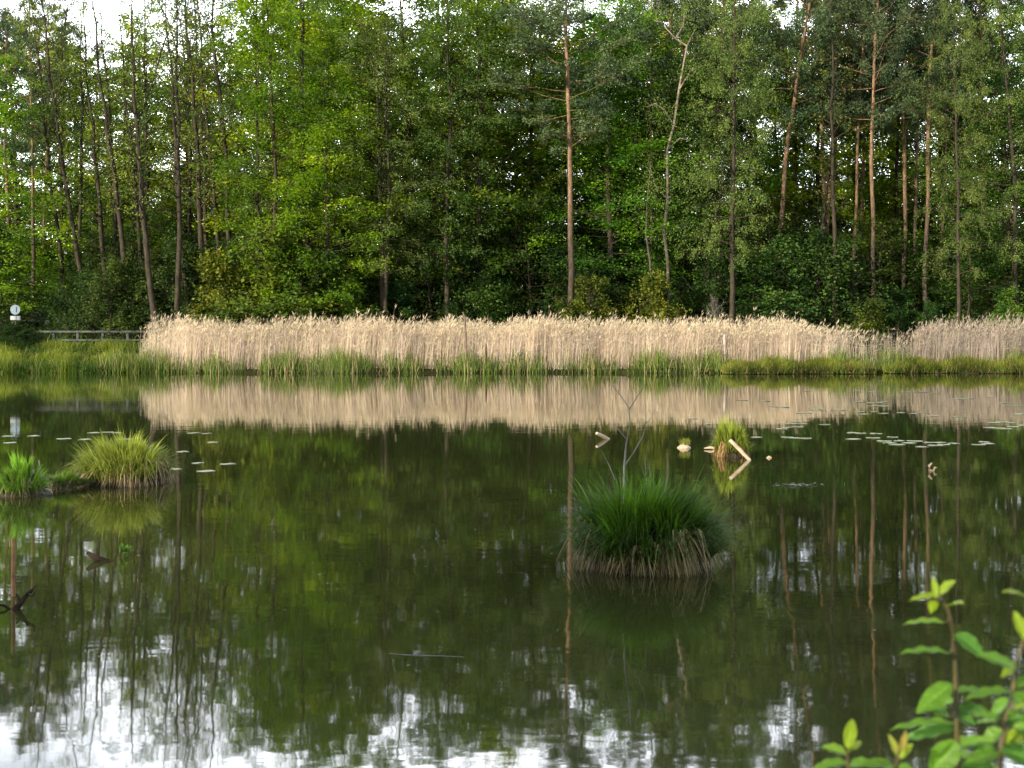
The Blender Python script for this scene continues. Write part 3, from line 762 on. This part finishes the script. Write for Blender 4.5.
# floating lump with a leaf tuft and driftwood pieces near the small tussock
r = empty('peat_lump', on_water(684, 448), 'small pale lump with a yellow green tuft floating on the pond', 'lump')
mb = MB(); Yl = r.location[1]; s_ = Yl / F
V = []; a = np.linspace(0, 2 * pi, 12, endpoint=False)
for q in range(6):
    t = q / 5; rad = max(.02, cos(t * pi / 2)) * 6.5 * s_
    for aa in a: V.append((cos(aa) * rad * (1 + .18 * sin(2 * aa + q)), sin(aa) * rad, -.02 + t * 7 * s_))
mb.add(V, [[q * 12 + j, q * 12 + (j + 1) % 12, (q + 1) * 12 + (j + 1) % 12, (q + 1) * 12 + j] for q in range(5) for j in range(12)])
mb.build('lump', M_DRIFT, r, True)
mb = MB(); n = 90; az = RNG.uniform(0, 6.28, n)
blades(mb, np.stack([RNG.normal(.02, .03, n), RNG.normal(0, .03, n), np.full(n, .05)], 1), az, RNG.uniform(.05, .14, n), RNG.uniform(.02, .1, n), .02, .012, 3, cvar(n, (.25, .28, .06)))
mb.build('leaf_tuft', M_GRASS, r)

def stick(name, label, pts, rad, mat=M_DRIFT, cat='stick', subs=(), group=None):
    """pts: (px, py, Y) world anchored; first point at the object's base"""
    o = np.array(W(*pts[0])); r = empty(name, tuple(o), label, cat, group)
    mb = MB(); P = [np.array(W(*p)) - o for p in pts]; tube(mb, P, rad, 8, rough=.08)
    if not subs:
        # single mesh with its own look
        ob = mb.build(name, mat, None, True, tuple(o)); tag(ob, label, cat, group); bpy.data.objects.remove(r); return ob
    mb.build('stem', mat, r, True)
    for k, (sp, sr) in enumerate(subs):
        m2 = MB(); tube(m2, [np.array(W(*p)) - o for p in sp], sr, 6, rough=.06); m2.build('branch', mat, r, True)
    return r

def WY(py): return CH * F / (py - HY)
Ys = WY(456.5)
stick('driftwood_log', 'pale broken log leaning out of the small yellow green tussock', [(730, 440, WY(460) + .1), (740, 450, WY(460) + .03), (750, 460.5, WY(460))], [.026, .03, .024], cat='log')
stick('driftwood_branch', 'thin dark branch filling the shadowed hollow under the pale leaning log', [(727, 448, Ys - .1), (733, 452, Ys - .2), (739, 458.5, Ys - .3)], [.010, .012, .010], M_DARKWOOD, cat='branch')  # dark wood stands in for the shadowed hollow under the log
Yq = WY(449.5)
stick('floating_wood', 'short pale piece of wood left of the small yellow green tussock', [(704, 448.3, Yq), (710, 447.5, Yq), (719, 449, Yq)], [.006, .026, .014], cat='wood')
Yv = WY(439)
stick('jutting_stick', 'short white stick jutting from open water left of the small tussock', [(608.5, 439.8, Yv), (602, 435.8, Yv - .1), (596.5, 433.2, Yv - .2)], [.035, .035, .025])
stick('water_chip', 'tiny white chip floating right of the small tussock', [(766.5, 458, WY(458)), (769, 457, WY(458)), (771.5, 458, WY(458))], [.008, .02, .01], cat='chip')
Yb = WY(471)
stick('curved_stub', 'curved pale brown stub poking out of the water on the right', [(933, 472, Yb), (929.5, 470, Yb), (929, 466, Yb), (932, 463, Yb)], [.016, .02, .019, .010], cat='stub',
      subs=(([(933, 472, Yb), (935, 467, Yb), (937, 468, Yb)], [.014, .012, .006]),))
# leaf litter raft and floating line
stick('floating_twig', 'long thin pale twig floating on open water at the left middle', [(388, 653.5, WY(653.5)), (412, 655.5, WY(655.5)), (440, 656, WY(656)), (464, 657, WY(657))], [.002, .0035, .003, .002], M_TWIG, 'twig')
stick('sunken_log', 'dark wet log end rising just above the water beside a green sprig', [(114, 562, WY(561)), (104, 560.5, WY(561)), (95, 557, WY(561)), (87, 552.5, WY(561))], [.012, .022, .024, .014], M_DARKWOOD, 'log')
stick('jagged_snag', 'dark forked snag sticking out of the water near the left edge', [(13, 612, WY(609)), (20, 604, WY(609)), (28, 594, WY(609)), (36, 586, WY(609) + .1)], [.022, .02, .014, .005], M_DARKWOOD, 'snag',
      subs=(([(20, 604, WY(609)), (19, 598, WY(609)), (16, 594, WY(609))], [.012, .008, .004]), ([(28, 594, WY(609)), (33, 596, WY(609) - .05), (35, 592, WY(609) - .1)], [.008, .006, .003]), ([(13, 612, WY(609)), (5, 606, WY(609)), (-4, 604, WY(609))], [.014, .01, .006])))
stick('standing_stake', 'thin upright reddish brown stake in the water near the left edge', [(13.5, 597, WY(596)), (13, 575, WY(596)), (13.5, 555, WY(596)), (12.5, 538, WY(596))], [.014, .014, .013, .011], M_DRIFT if False else noisy_mat('brown stake', (.12, .06, .03), (.25, .13, .07), 10), 'stake')
stick('weathered_stump', 'pale weathered stump between the bright grass tuft and the round tussock', [(38, 494, WY(493)), (36, 483, WY(493)), (31, 470, WY(493) + .1)], [.06, .045, .03], M_TWIG, 'stump',
      subs=(([(37, 488, WY(493)), (41, 474, WY(493)), (39, 460, WY(493))], [.02, .012, .005]), ([(38, 494, WY(493)), (46, 495, WY(493) - .2), (52, 492, WY(493) - .2)], [.03, .025, .02])))
stick('dark_stake', 'tall dark dead stem standing among the reeds at the middle', [(467, 366, 61.7), (466, 340, 61.7), (465, 318, 61.7), (463, 312, 61.7)], [.05, .05, .045, .03], noisy_mat('dead stem', (.10, .075, .06), (.20, .15, .12), 5), 'stem')
stick('short_dark_post', 'short dark broken post in the reeds right of the tall dark stem', [(487, 368, 61.6), (486, 354, 61.6), (486, 344, 61.6)], [.04, .035, .02], M_DARKWOOD, 'post')
stick('pale_post', 'short whitish post standing among the reeds on the right', [(725, 354, 61.6), (725, 345, 61.6), (724.5, 338, 61.6), (725, 334.5, 61.6)], [.04, .06, .08, .05], noisy_mat('bleached wood', (.30, .26, .24), (.52, .46, .42), 4), 'post')

# bare sapling in the big tussock
Yt = 10.95
stick('bare_sapling', 'leafless grey sapling growing out of the largest tussock', [(624, 505, Yt), (624, 470, Yt), (626, 445, Yt), (630, 425, Yt), (629, 408, Yt), (621, 396, Yt), (611, 384, Yt)],
      [.008, .0075, .006, .005, .004, .003, .0014], M_TWIG, 'sapling', subs=(
      ([(625, 465, Yt), (634, 452, Yt), (643, 436, Yt), (646, 424, Yt), (645, 402, Yt)], [.005, .0045, .004, .003, .0012]),
      ([(629, 410, Yt), (635, 400, Yt), (643, 388, Yt), (646, 382, Yt)], [.005, .004, .003, .0015]),
      ([(627, 440, Yt), (619, 430, Yt), (609, 423, Yt)], [.005, .004, .0018]),
      ([(615, 480, Yt - .1), (609, 465, Yt - .1), (601, 450, Yt - .1)], [.004, .003, .0014]),
      ([(646, 475, Yt), (645, 460, Yt), (649, 440, Yt)], [.003, .0025, .001]),
      ([(618, 395, Yt), (619, 386, Yt), (616, 381, Yt)], [.003, .002, .001]),
      ([(646, 424, Yt), (651, 418, Yt), (655, 409, Yt)], [.003, .002, .001])))

# ------------------------------------------------------------------ lily pads
def pad_mesh(seed):
    rng = np.random.default_rng(seed); mb = MB(); n = 22
    a = np.linspace(.22, 2 * pi - .22, n); V = [(0, 0, .012)]
    for aa in a: V.append((cos(aa) * (1 + .03 * rng.normal()), sin(aa) * (1 + .03 * rng.normal()), .010 + .006 * sin(aa * 3 + seed)))
    for aa in a: V.append((cos(aa) * .97, sin(aa) * .97, .003))
    c = np.array([.34, .39, .27])
    mb.add(V, [[0, q, q + 1] for q in range(1, n)], c)
    mb.add(V, [[q, q + n, q + n + 1, q + 1] for q in range(1, n)], c * .7)
    return mb.mesh('lily_pad', M_PAD)
PM = [pad_mesh(s) for s in range(5)]
R1 = [(240,76),(430,76),(475,78),(600,78),(650,80),(700,84),(430,115),(485,118),(515,116),(480,130),(510,130),(820,103),(790,104),(900,100),(960,120),(990,128),(130,132),(155,134),(270,143),(290,146),(355,146),(215,154),(230,156),(430,150),(450,160),(485,150),(518,157),(580,154),(632,157),(665,154),(695,166),(780,168),(805,168),(205,186),(225,194),(185,194),(305,197),(150,213),(165,208),(205,206),(60,243),(170,243),(200,246),(235,247),(410,227),(435,229),(490,230),(410,250),(480,246),(520,257),(550,243),(575,256),(565,270),(540,264),(610,264),(630,257),(655,278),(680,262),(720,262),(705,273),(735,270),(770,266),(880,260),(860,270),(895,266),(915,190),(945,188),(975,190),(900,208),(930,210),(955,212),(985,205),(1005,160),(1015,200)]
right = [(740 + a / 3.606, 370 + b / 3.606) for a, b in R1]
left = [(8, 436.4), (10, 443), (34, 436.1), (64, 439), (85, 439.6), (94, 433), (117, 433), (125, 439.4), (108, 432.4), (194, 433.2), (207, 433.7), (213, 442.5), (228, 464.3), (198, 463.3), (206, 471.5), (172, 469.5), (183, 452)]
mid = [(693, 418.8), (709, 424), (764, 401), (742, 400.5)]
def pads(lst, where, group):
    rows = {}
    for px, py in lst: rows.setdefault(int(py // 9), []).append((px, py))
    for ri, key in enumerate(sorted(rows, reverse=True)):
        row = sorted(rows[key])
        for q, (px, py) in enumerate(row):
            x, Y, _ = on_water(px, py)
            o = bpy.data.objects.new('lily_pad', PM[random.randrange(5)]); COL.objects.link(o)
            s = random.uniform(.07, .115) * (1.0 if Y < 32 else 1.2)
            o.location = (x, Y, .002); o.scale = (s * 1.25, s * (1.1 if Y < 30 else 1.7), .5); o.rotation_euler = (0, 0, random.uniform(0, 6.28))
            tag(o, f'pale lily pad, {ordinal(q)} from left in {ordinal(ri)} nearest row {where}', 'lily pad', group)
pads(right, 'of the right-hand patch', 'lily pads in the wide patch')
pads(left, 'near the round tussock', 'lily pads around the round tussock')
pads(mid, 'behind the small tussock', 'lily pads behind the small tussock')
# leaf litter raft
mb = MB(); o_ = on_water(796, 485.5); n = 90
P = np.stack([RNG.normal(0, .13, n), RNG.normal(0, .05, n), RNG.uniform(.003, .02, n)], 1)
leafq(mb, P, RNG.normal(size=(n, 3)) * [1, 1, .1], RNG.normal(size=(n, 3)) * .2 + [0, 0, 1], .05, .03, cvar(n, (.28, .27, .22)))
ob = mb.build('leaf_litter', M_STRAW, None, loc=o_); tag(ob, 'grey raft of dead leaves floating on open water', 'dead leaves', kind='stuff')

mb = MB(); n = 420
yy = RNG.uniform(7, 45, n); xx = RNG.uniform(-.36, .36, n) * yy
leafq(mb, np.stack([xx, yy, RNG.uniform(.002, .006, n)], 1), RNG.normal(size=(n, 3)) * [1, 1, .03], RNG.normal(size=(n, 3)) * .05 + [0, 0, 1], RNG.uniform(.008, .035, n), RNG.uniform(.006, .02, n), cvar(n, (.26, .25, .16)))
ob = mb.build('floating_debris', M_STRAW); tag(ob, 'tiny leaf flecks scattered over the still water', 'leaf flecks', kind='stuff')
# ------------------------------------------------------------------ fence, sign, car
fr = empty('wooden_fence', W(95, 346, 66.3), 'low grey wooden rail fence between the grass bank and the bushes', 'fence')
o = np.array(fr.location)
for px in (30, 54, 78, 103, 128, 152):
    mb = MB(); b = np.array(W(px, 350, 66.3)) - o; t = np.array(W(px, 330.5, 66.3)) - o
    box(mb, (b + t) / 2, (.13, .12, t[2] - b[2]), bev=.02); mb.build('post', M_FENCE, fr)
for py in (331.6, 340):
    mb = MB(); a = np.array(W(24, py, 66.2)) - o; b = np.array(W(158, py, 66.2)) - o
    box(mb, (a + b) / 2 - [0, .02, 0], (b[0] - a[0], .05, .085), bev=.01); mb.build('rail', M_FENCE, fr)

def disc(mb, c, r, th, n=28, C=(.5, .5, .5)):
    a = np.linspace(0, 2 * pi, n, endpoint=False)
    V = [(c[0] + cos(t) * r, c[1], c[2] + sin(t) * r) for t in a] + [(c[0] + cos(t) * r, c[1] + th, c[2] + sin(t) * r) for t in a]
    mb.add(V, [[j, (j + 1) % n, n + (j + 1) % n, n + j] for j in range(n)], C)
    mb.add(V, [list(range(n))], C); mb.add(V, [list(range(2 * n - 1, n - 1, -1))], C)
M_SIGN = noisy_mat('sign face', (.20, .28, .37), (.26, .35, .44), 3, .4)
M_WHITE = noisy_mat('sign plate', (.3, .34, .38), (.4, .44, .48), 3, .4)
M_STEEL = noisy_mat('galvanised steel', (.06, .065, .07), (.1, .1, .11), 8, .5, metallic=.6)
M_MARK = noisy_mat('sign mark', (.05, .09, .14), (.07, .11, .16), 3, .5)
sr = empty('road_sign', W(15.2, 350, 67.0), 'round pale blue sign above a small white plate on a post', 'sign'); o = np.array(sr.location)
mb = MB(); t = np.array(W(15.2, 304, 67)) - o; tube(mb, [(0, .05, -.1), (0, .05, t[2])], .03, 10); mb.build('post', M_STEEL, sr, True)
mb = MB(); disc(mb, np.array(W(15.2, 309.7, 66.95)) - o, .235, .02); d_ = mb.build('round_plate', M_SIGN, sr)
mb = MB(); box(mb, np.array(W(16.3, 309.5, 66.94)) - o, (.035, .01, .27)); mb.build('dark_mark', M_MARK, d_)
mb = MB(); box(mb, np.array(W(15.3, 318, 66.95)) - o, (.48, .02, .19), bev=.005); p_ = mb.build('lower_plate', M_WHITE, sr)
mb = MB(); box(mb, np.array(W(15.5, 318, 66.94)) - o, (.10, .01, .19)); mb.build('blue_mark', M_SIGN, p_)

def car():
    Yc = 80.0
    x0, _, _ = W(36, 0, Yc); zb = float(G(x0, Yc + 2)) + .02
    r = empty('parked_car', (x0, Yc, zb), 'dark car with pale headlamps half hidden behind the fence and bushes', 'car', rz=.12)
    paint = noisy_mat('car paint', (.035, .03, .03), (.05, .04, .04), 2, .3, .5)
    glass = noisy_mat('car glass', (.02, .025, .03), (.03, .035, .04), 1, .05, .8)
    lamp = noisy_mat('headlamp', (.75, .78, .7), (.85, .88, .8), 2, .1, .8)
    rub = noisy_mat('rubber', (.02, .02, .02), (.03, .03, .03), 5, .9)
    prof = [(-.0, .30), (.0, .62), (.08, .80), (1.05, .98), (1.75, 1.42), (3.1, 1.46), (3.9, 1.05), (4.25, .95), (4.3, .35), (0.3, .22)]
    def section(w, k): return [(w * (.92 if z > 1.1 else 1), y, z) for y, z in prof]
    mb = MB(); n = len(prof)
    V = []
    for w in (-.88, -.80, .80, .88):
        for y, z in prof:
            kk = .80 if z > 1.1 else 1.0
            V.append((w * kk, y, z if abs(w) < .85 else z * .985 + .006))
    mb.add(V, [[a * n + j, a * n + (j + 1) % n, (a + 1) * n + (j + 1) % n, (a + 1) * n + j] for a in range(3) for j in range(n)])
    mb.add(V, [list(range(n))]); mb.add(V, [list(range(4 * n - 1, 3 * n - 1, -1))])
    mb.build('body', paint, r)
    mb = MB(); mb.add([(-.68, 1.08, 1.03), (.68, 1.08, 1.03), (.58, 1.70, 1.41), (-.58, 1.70, 1.41)], [[0, 1, 2, 3]])
    mb.v[0][:, 1] -= .02; mb.v[0][:, 2] += .015; mb.build('windscreen', glass, r)
    for s in (-1, 1):
        mb = MB(); V = [(s * .885, 1.35, 1.02), (s * .885, 3.5, 1.05), (s * .73, 3.0, 1.40), (s * .73, 1.85, 1.38)]
        mb.add(V, [[0, 1, 2, 3]]); mb.build('side_window', glass, r)
        mb = MB(); disc(mb, (s * .62, -.03, .72), .13, .08, 16); mb.build('headlight', lamp, r)
        for yy in (.8, 3.4):
            mb = MB(); tube(mb, [(s * .72, yy, .31), (s * .92, yy, .31)], .31, 18); w_ = mb.build('wheel', rub, r, True)
            mb = MB(); tube(mb, [(s * .925, yy, .31), (s * .935, yy, .31)], .18, 14); mb.build('rim', M_STEEL, w_)
    mb = MB(); box(mb, (0, -.02, .55), (.8, .04, .14)); mb.build('grille', rub, r)
car()

# ------------------------------------------------------------------ near shrubs in the lower right corner
def big_leaf(mb, P, axis_, nrm_, L, Wd, col, curl=.12, fold=.18):
    A = nrm(np.array(axis_, float)); S = nrm(np.cross(nrm_, A)); U = np.cross(A, S)
    nu, nv = 22, 12; V = []; C = []
    for i_ in range(nu + 1):
        t = i_ / nu; w = Wd * .5 * (sin(pi * t ** .85) ** .75 if 0 < t < 1 else 0.02)
        for j_ in range(nv + 1):
            s = j_ / nv * 2 - 1
            wob = .02 * L * sin(t * 20 + s * 3)
            V.append(np.array(P) + A * L * t + S * w * s + U * (abs(s) * w * fold * 2 + wob * abs(s) - curl * L * (t - .35) ** 2 * 1.4))
            C.append(np.array(col) * (1.45 if j_ == nv // 2 else 1) * (1 + .32 * max(0, sin(t * 44 - abs(s) * 9)) ** 4 - .12 * max(0, sin(t * 7 + s * 4 + L * 900))))
    Fq = [[i_ * (nv + 1) + j_, i_ * (nv + 1) + j_ + 1, (i_ + 1) * (nv + 1) + j_ + 1, (i_ + 1) * (nv + 1) + j_] for i_ in range(nu) for j_ in range(nv)]
    mb.add(V, Fq, np.array(C))

YG = (.21, .31, .035); MG = (.11, .235, .035); DG = (.075, .19, .035)
def shrub(label, depth, stemp, leaves, root_xy, gz, extra=0):
    rng = np.random.default_rng(int(stemp[0][0]))
    pts = [np.array(W(px, py, depth + dd)) for px, py, dd in stemp]
    base = np.array([root_xy[0], root_xy[1], gz])
    r = empty('young_shrub', tuple(base), label, 'shrub', 'leafy shrubs on the near shore')
    first = pts[0]
    chain = [base + (first - base) * t + np.array([.02 * sin(t * 5), .02 * cos(t * 4), 0]) * (1 - t) for t in (0, .25, .5, .75)] + pts
    mb = MB(); tube(mb, [p - base for p in chain], np.linspace(.0045, .0012, len(chain)), 8)
    lf = MB()
    leaves = list(leaves)
    for q in range(extra):
        yy = rng.uniform(700, 800); xx = float(np.interp(yy, [p[1] for p in stemp[::-1]], [p[0] for p in stemp[::-1]])); an = rng.uniform(-.5, 3.6); ll = rng.uniform(16, 32)
        leaves.append((xx + cos(an) * 8, yy - sin(an) * 4, xx + cos(an) * (8 + ll), yy - sin(an) * ll * .45, rng.uniform(6, 11), [MG, DG, YG, (.16, .30, .05)][q % 4], rng.uniform(-.08, .1), rng.uniform(.3, 1.1)))
    for (x0, y0, x1, y1, wpx, col, dd, tilt) in leaves:
        a = np.array(W(x0, y0, depth + dd)); b = np.array(W(x1, y1, depth + dd + rng.uniform(-.03, .03)))
        # petiole from nearest stem point
        allp = np.array(chain); k = np.argmin(((allp - a) ** 2).sum(1)); q = max(0, k - 1); s0 = allp[k] * .7 + allp[q] * .3
        if np.linalg.norm(s0 - a) < .25: tube(mb, [s0 - base, (s0 * .5 + a * .5) - base - np.array([0, 0, .004]), a - base], [.0014, .001, .0008], 5)
        L = np.linalg.norm(b - a)
        big_leaf(lf, a - base, b - a, np.array([0, -tilt, 1.0]), L, .86 * wpx / F * depth / max(.62, tilt / math.hypot(1, tilt) + .15), col)
    mb.build('stem', noisy_mat('green brown stem', (.05, .045, .015), (.13, .10, .04), 20, .6), r, True)
    lf.build('foliage', M_FORE, r, True)

shrub('leafy green shrub shoot rising in the lower right corner, its topmost leaves yellow', 1.72,
      [(960, 790, 0), (957, 740, 0), (956, 700, 0), (955, 660, .01), (953, 632, .0), (948, 610, .0), (938, 592, 0)],
      [(940, 596, 909, 599, 9, YG, 0, .3), (936, 598, 933, 576, 8, YG, -.02, 1.5), (940, 594, 955, 580, 9, YG, .02, .5), (935, 600, 931, 612, 9, YG, 0, .8), (948, 606, 963, 602, 9, YG, 0, .5),
       (945, 622, 903, 622, 9, (.16, .30, .05), 0, .2), (950, 652, 901, 650, 9, (.13, .28, .045), -.02, .2), (955, 634, 984, 655, 19, DG, -.02, 1.2), (952, 683, 917, 712, 22, MG, -.03, 1.3),
       (956, 712, 987, 708, 11, DG, 0, .4), (954, 700, 932, 708, 14, MG, .02, .9), (955, 722, 890, 726, 10, MG, 0, .3), (955, 728, 902, 738, 14, DG, .03, .7), (958, 748, 985, 738, 14, MG, 0, .8),
       (958, 742, 930, 772, 30, MG, -.05, 1.6), (960, 765, 1000, 772, 20, DG, .02, .9), (956, 690, 992, 692, 9, MG, .03, .35), (957, 716, 975, 724, 11, DG, -.02, .8), (960, 752, 944, 742, 14, YG, .05, .8)],
      (.58, 1.55), .42, 16)
shrub('leafy green shrub shoot at the very right edge with brown stem', 1.55,
      [(996, 800, 0), (1001, 752, 0), (1007, 715, 0), (1013, 690, 0), (1018, 660, 0), (1023, 640, 0), (1028, 600, 0)],
      [(1026, 596, 1003, 590, 8, YG, 0, .3), (1026, 640, 1014, 610, 14, YG, -.02, 1.4), (1016, 668, 978, 653, 15, MG, -.02, .9), (1017, 662, 1002, 676, 11, YG, 0, 1.2), (1012, 690, 966, 696, 10, MG, -.03, .35),
       (1012, 694, 1040, 720, 24, MG, -.04, 1.3), (1010, 700, 990, 715, 15, MG, .02, .9), (1006, 716, 1045, 742, 22, DG, 0, 1.1), (1004, 730, 982, 742, 14, MG, .02, .7), (1001, 748, 1040, 765, 22, DG, -.02, 1.),
       (1000, 752, 966, 762, 13, MG, .0, .6), (1014, 686, 1040, 680, 12, MG, 0, .6), (1008, 712, 1030, 700, 13, YG, .03, .8), (1003, 742, 1028, 730, 13, YG, .02, .7)],
      (.60, 1.40), .42, 16)
shrub('short shrub shoot with reddish young leaves low beside the larger shrubs', 1.62,
      [(886, 810, 0), (892, 780, 0), (897, 760, 0), (900, 744, 0)],
      [(898, 756, 889, 734, 8, (.27, .30, .06), 0, 1.2), (900, 752, 906, 732, 8, (.32, .27, .07), 0, 1.2), (899, 758, 912, 744, 9, YG, .02, .9), (897, 766, 860, 764, 11, MG, 0, .4), (896, 770, 915, 772, 14, MG, 0, .8), (893, 775, 878, 758, 9, YG, .0, .9)],
      (.40, 1.50), .42)
shrub('lowest left shrub shoot with a single upright yellow green leaf', 1.70,
      [(846, 815, 0), (848, 790, 0), (848, 765, 0), (847, 748, 0)],
      [(847, 748, 853, 718, 15, YG, 0, 1.6), (847, 754, 822, 746, 10, (.18, .32, .05), 0, .5), (848, 762, 812, 768, 10, MG, .02, .4), (848, 766, 872, 762, 11, MG, 0, .5), (847, 752, 862, 740, 8, YG, .02, .8)],
      (.36, 1.6), .42)

# ------------------------------------------------------------------ light, sky, camera
SUN_EL = 18.0
TRAVEL = np.array([.72, .694])          # horizontal direction in which the sunlight travels
sun = bpy.data.lights.new('sun', 'SUN'); so = bpy.data.objects.new('sun', sun); COL.objects.link(so)
sun.energy = 5.0; sun.angle = radians(.6); sun.color = (1.0, .87, .62)
from mathutils import Vector
dv = Vector((TRAVEL[0] * cos(radians(SUN_EL)), TRAVEL[1] * cos(radians(SUN_EL)), -sin(radians(SUN_EL))))
so.rotation_euler = dv.to_track_quat('-Z', 'Y').to_euler()
w = bpy.data.worlds.new('World'); scene.world = w; w.use_nodes = True
nt = w.node_tree; N = nt.nodes; L = nt.links; N.clear()
out = N.new('ShaderNodeOutputWorld'); bg = N.new('ShaderNodeBackground'); bg.inputs['Strength'].default_value = .13
sky = N.new('ShaderNodeTexSky'); sky.sky_type = 'NISHITA'; sky.sun_disc = False
sky.sun_elevation = radians(SUN_EL); sky.sun_rotation = math.atan2(-TRAVEL[0], -TRAVEL[1]); sky.dust_density = 2.0; sky.air_density = 1.0
tc = N.new('ShaderNodeTexCoord'); mp = N.new('ShaderNodeMapping'); mp.inputs['Scale'].default_value = (1, 1, 2.5)
no = N.new('ShaderNodeTexNoise'); no.inputs['Scale'].default_value = 2.2; no.inputs['Detail'].default_value = 7; no.inputs['Roughness'].default_value = .55
L.new(tc.outputs['Generated'], mp.inputs[0]); L.new(mp.outputs[0], no.inputs['Vector'])
mr = N.new('ShaderNodeMapRange'); mr.inputs['From Min'].default_value = .36; mr.inputs['From Max'].default_value = .58; mr.inputs['To Min'].default_value = .35; mr.inputs['To Max'].default_value = 1.0
L.new(no.outputs['Fac'], mr.inputs['Value'])
# clouds are brightest low over the wood and thin out overhead
sx = N.new('ShaderNodeSeparateXYZ'); L.new(tc.outputs['Generated'], sx.inputs[0])
m2 = N.new('ShaderNodeMapRange'); m2.inputs['From Min'].default_value = .2; m2.inputs['From Max'].default_value = .62; m2.inputs['To Min'].default_value = 1.0; m2.inputs['To Max'].default_value = .17
L.new(sx.outputs['Z'], m2.inputs['Value'])
vm = N.new('ShaderNodeVectorMath'); vm.operation = 'SCALE'; vm.inputs[0].default_value = (26, 27, 29); 
m3 = N.new('ShaderNodeMapRange'); m3.interpolation_type = 'SMOOTHSTEP'; m3.inputs['From Min'].default_value = -.2; m3.inputs['From Max'].default_value = .9; m3.inputs['To Min'].default_value = .36; m3.inputs['To Max'].default_value = 1.75
L.new(sx.outputs['Y'], m3.inputs['Value'])
mm = N.new('ShaderNodeMath'); mm.operation = 'MULTIPLY'; L.new(m2.outputs[0], mm.inputs[0]); L.new(m3.outputs[0], mm.inputs[1]); L.new(mm.outputs[0], vm.inputs['Scale'])
mix = N.new('ShaderNodeMix'); mix.data_type = 'RGBA'; L.new(mr.outputs[0], mix.inputs[0]); L.new(sky.outputs[0], mix.inputs[6]); L.new(vm.outputs[0], mix.inputs[7])
L.new(mix.outputs[2], bg.inputs['Color']); L.new(bg.outputs[0], out.inputs[0])

cam = bpy.data.cameras.new('camera'); co = bpy.data.objects.new('camera', cam); COL.objects.link(co); scene.camera = co
co.location = (0, 0, CH); co.rotation_euler = (radians(90), 0, 0)
cam.sensor_width = 36; cam.lens = 36 * F / 1024; cam.shift_y = -52 / 1024; cam.clip_end = 6000; cam.clip_start = .05
cam.dof.use_dof = True; cam.dof.focus_distance = 30; cam.dof.aperture_fstop = 9

scene.view_settings.view_transform = 'Standard'; scene.view_settings.look = 'None'
scene.view_settings.exposure = .55; scene.view_settings.gamma = 1
c = scene.cycles
c.use_denoising = True
c.use_adaptive_sampling = True; c.adaptive_threshold = .03; c.max_bounces = 5; c.diffuse_bounces = 3; c.glossy_bounces = 3; c.transmission_bounces = 4; c.transparent_max_bounces = 6
c.caustics_reflective = False; c.caustics_refractive = False; c.sample_clamp_indirect = 6
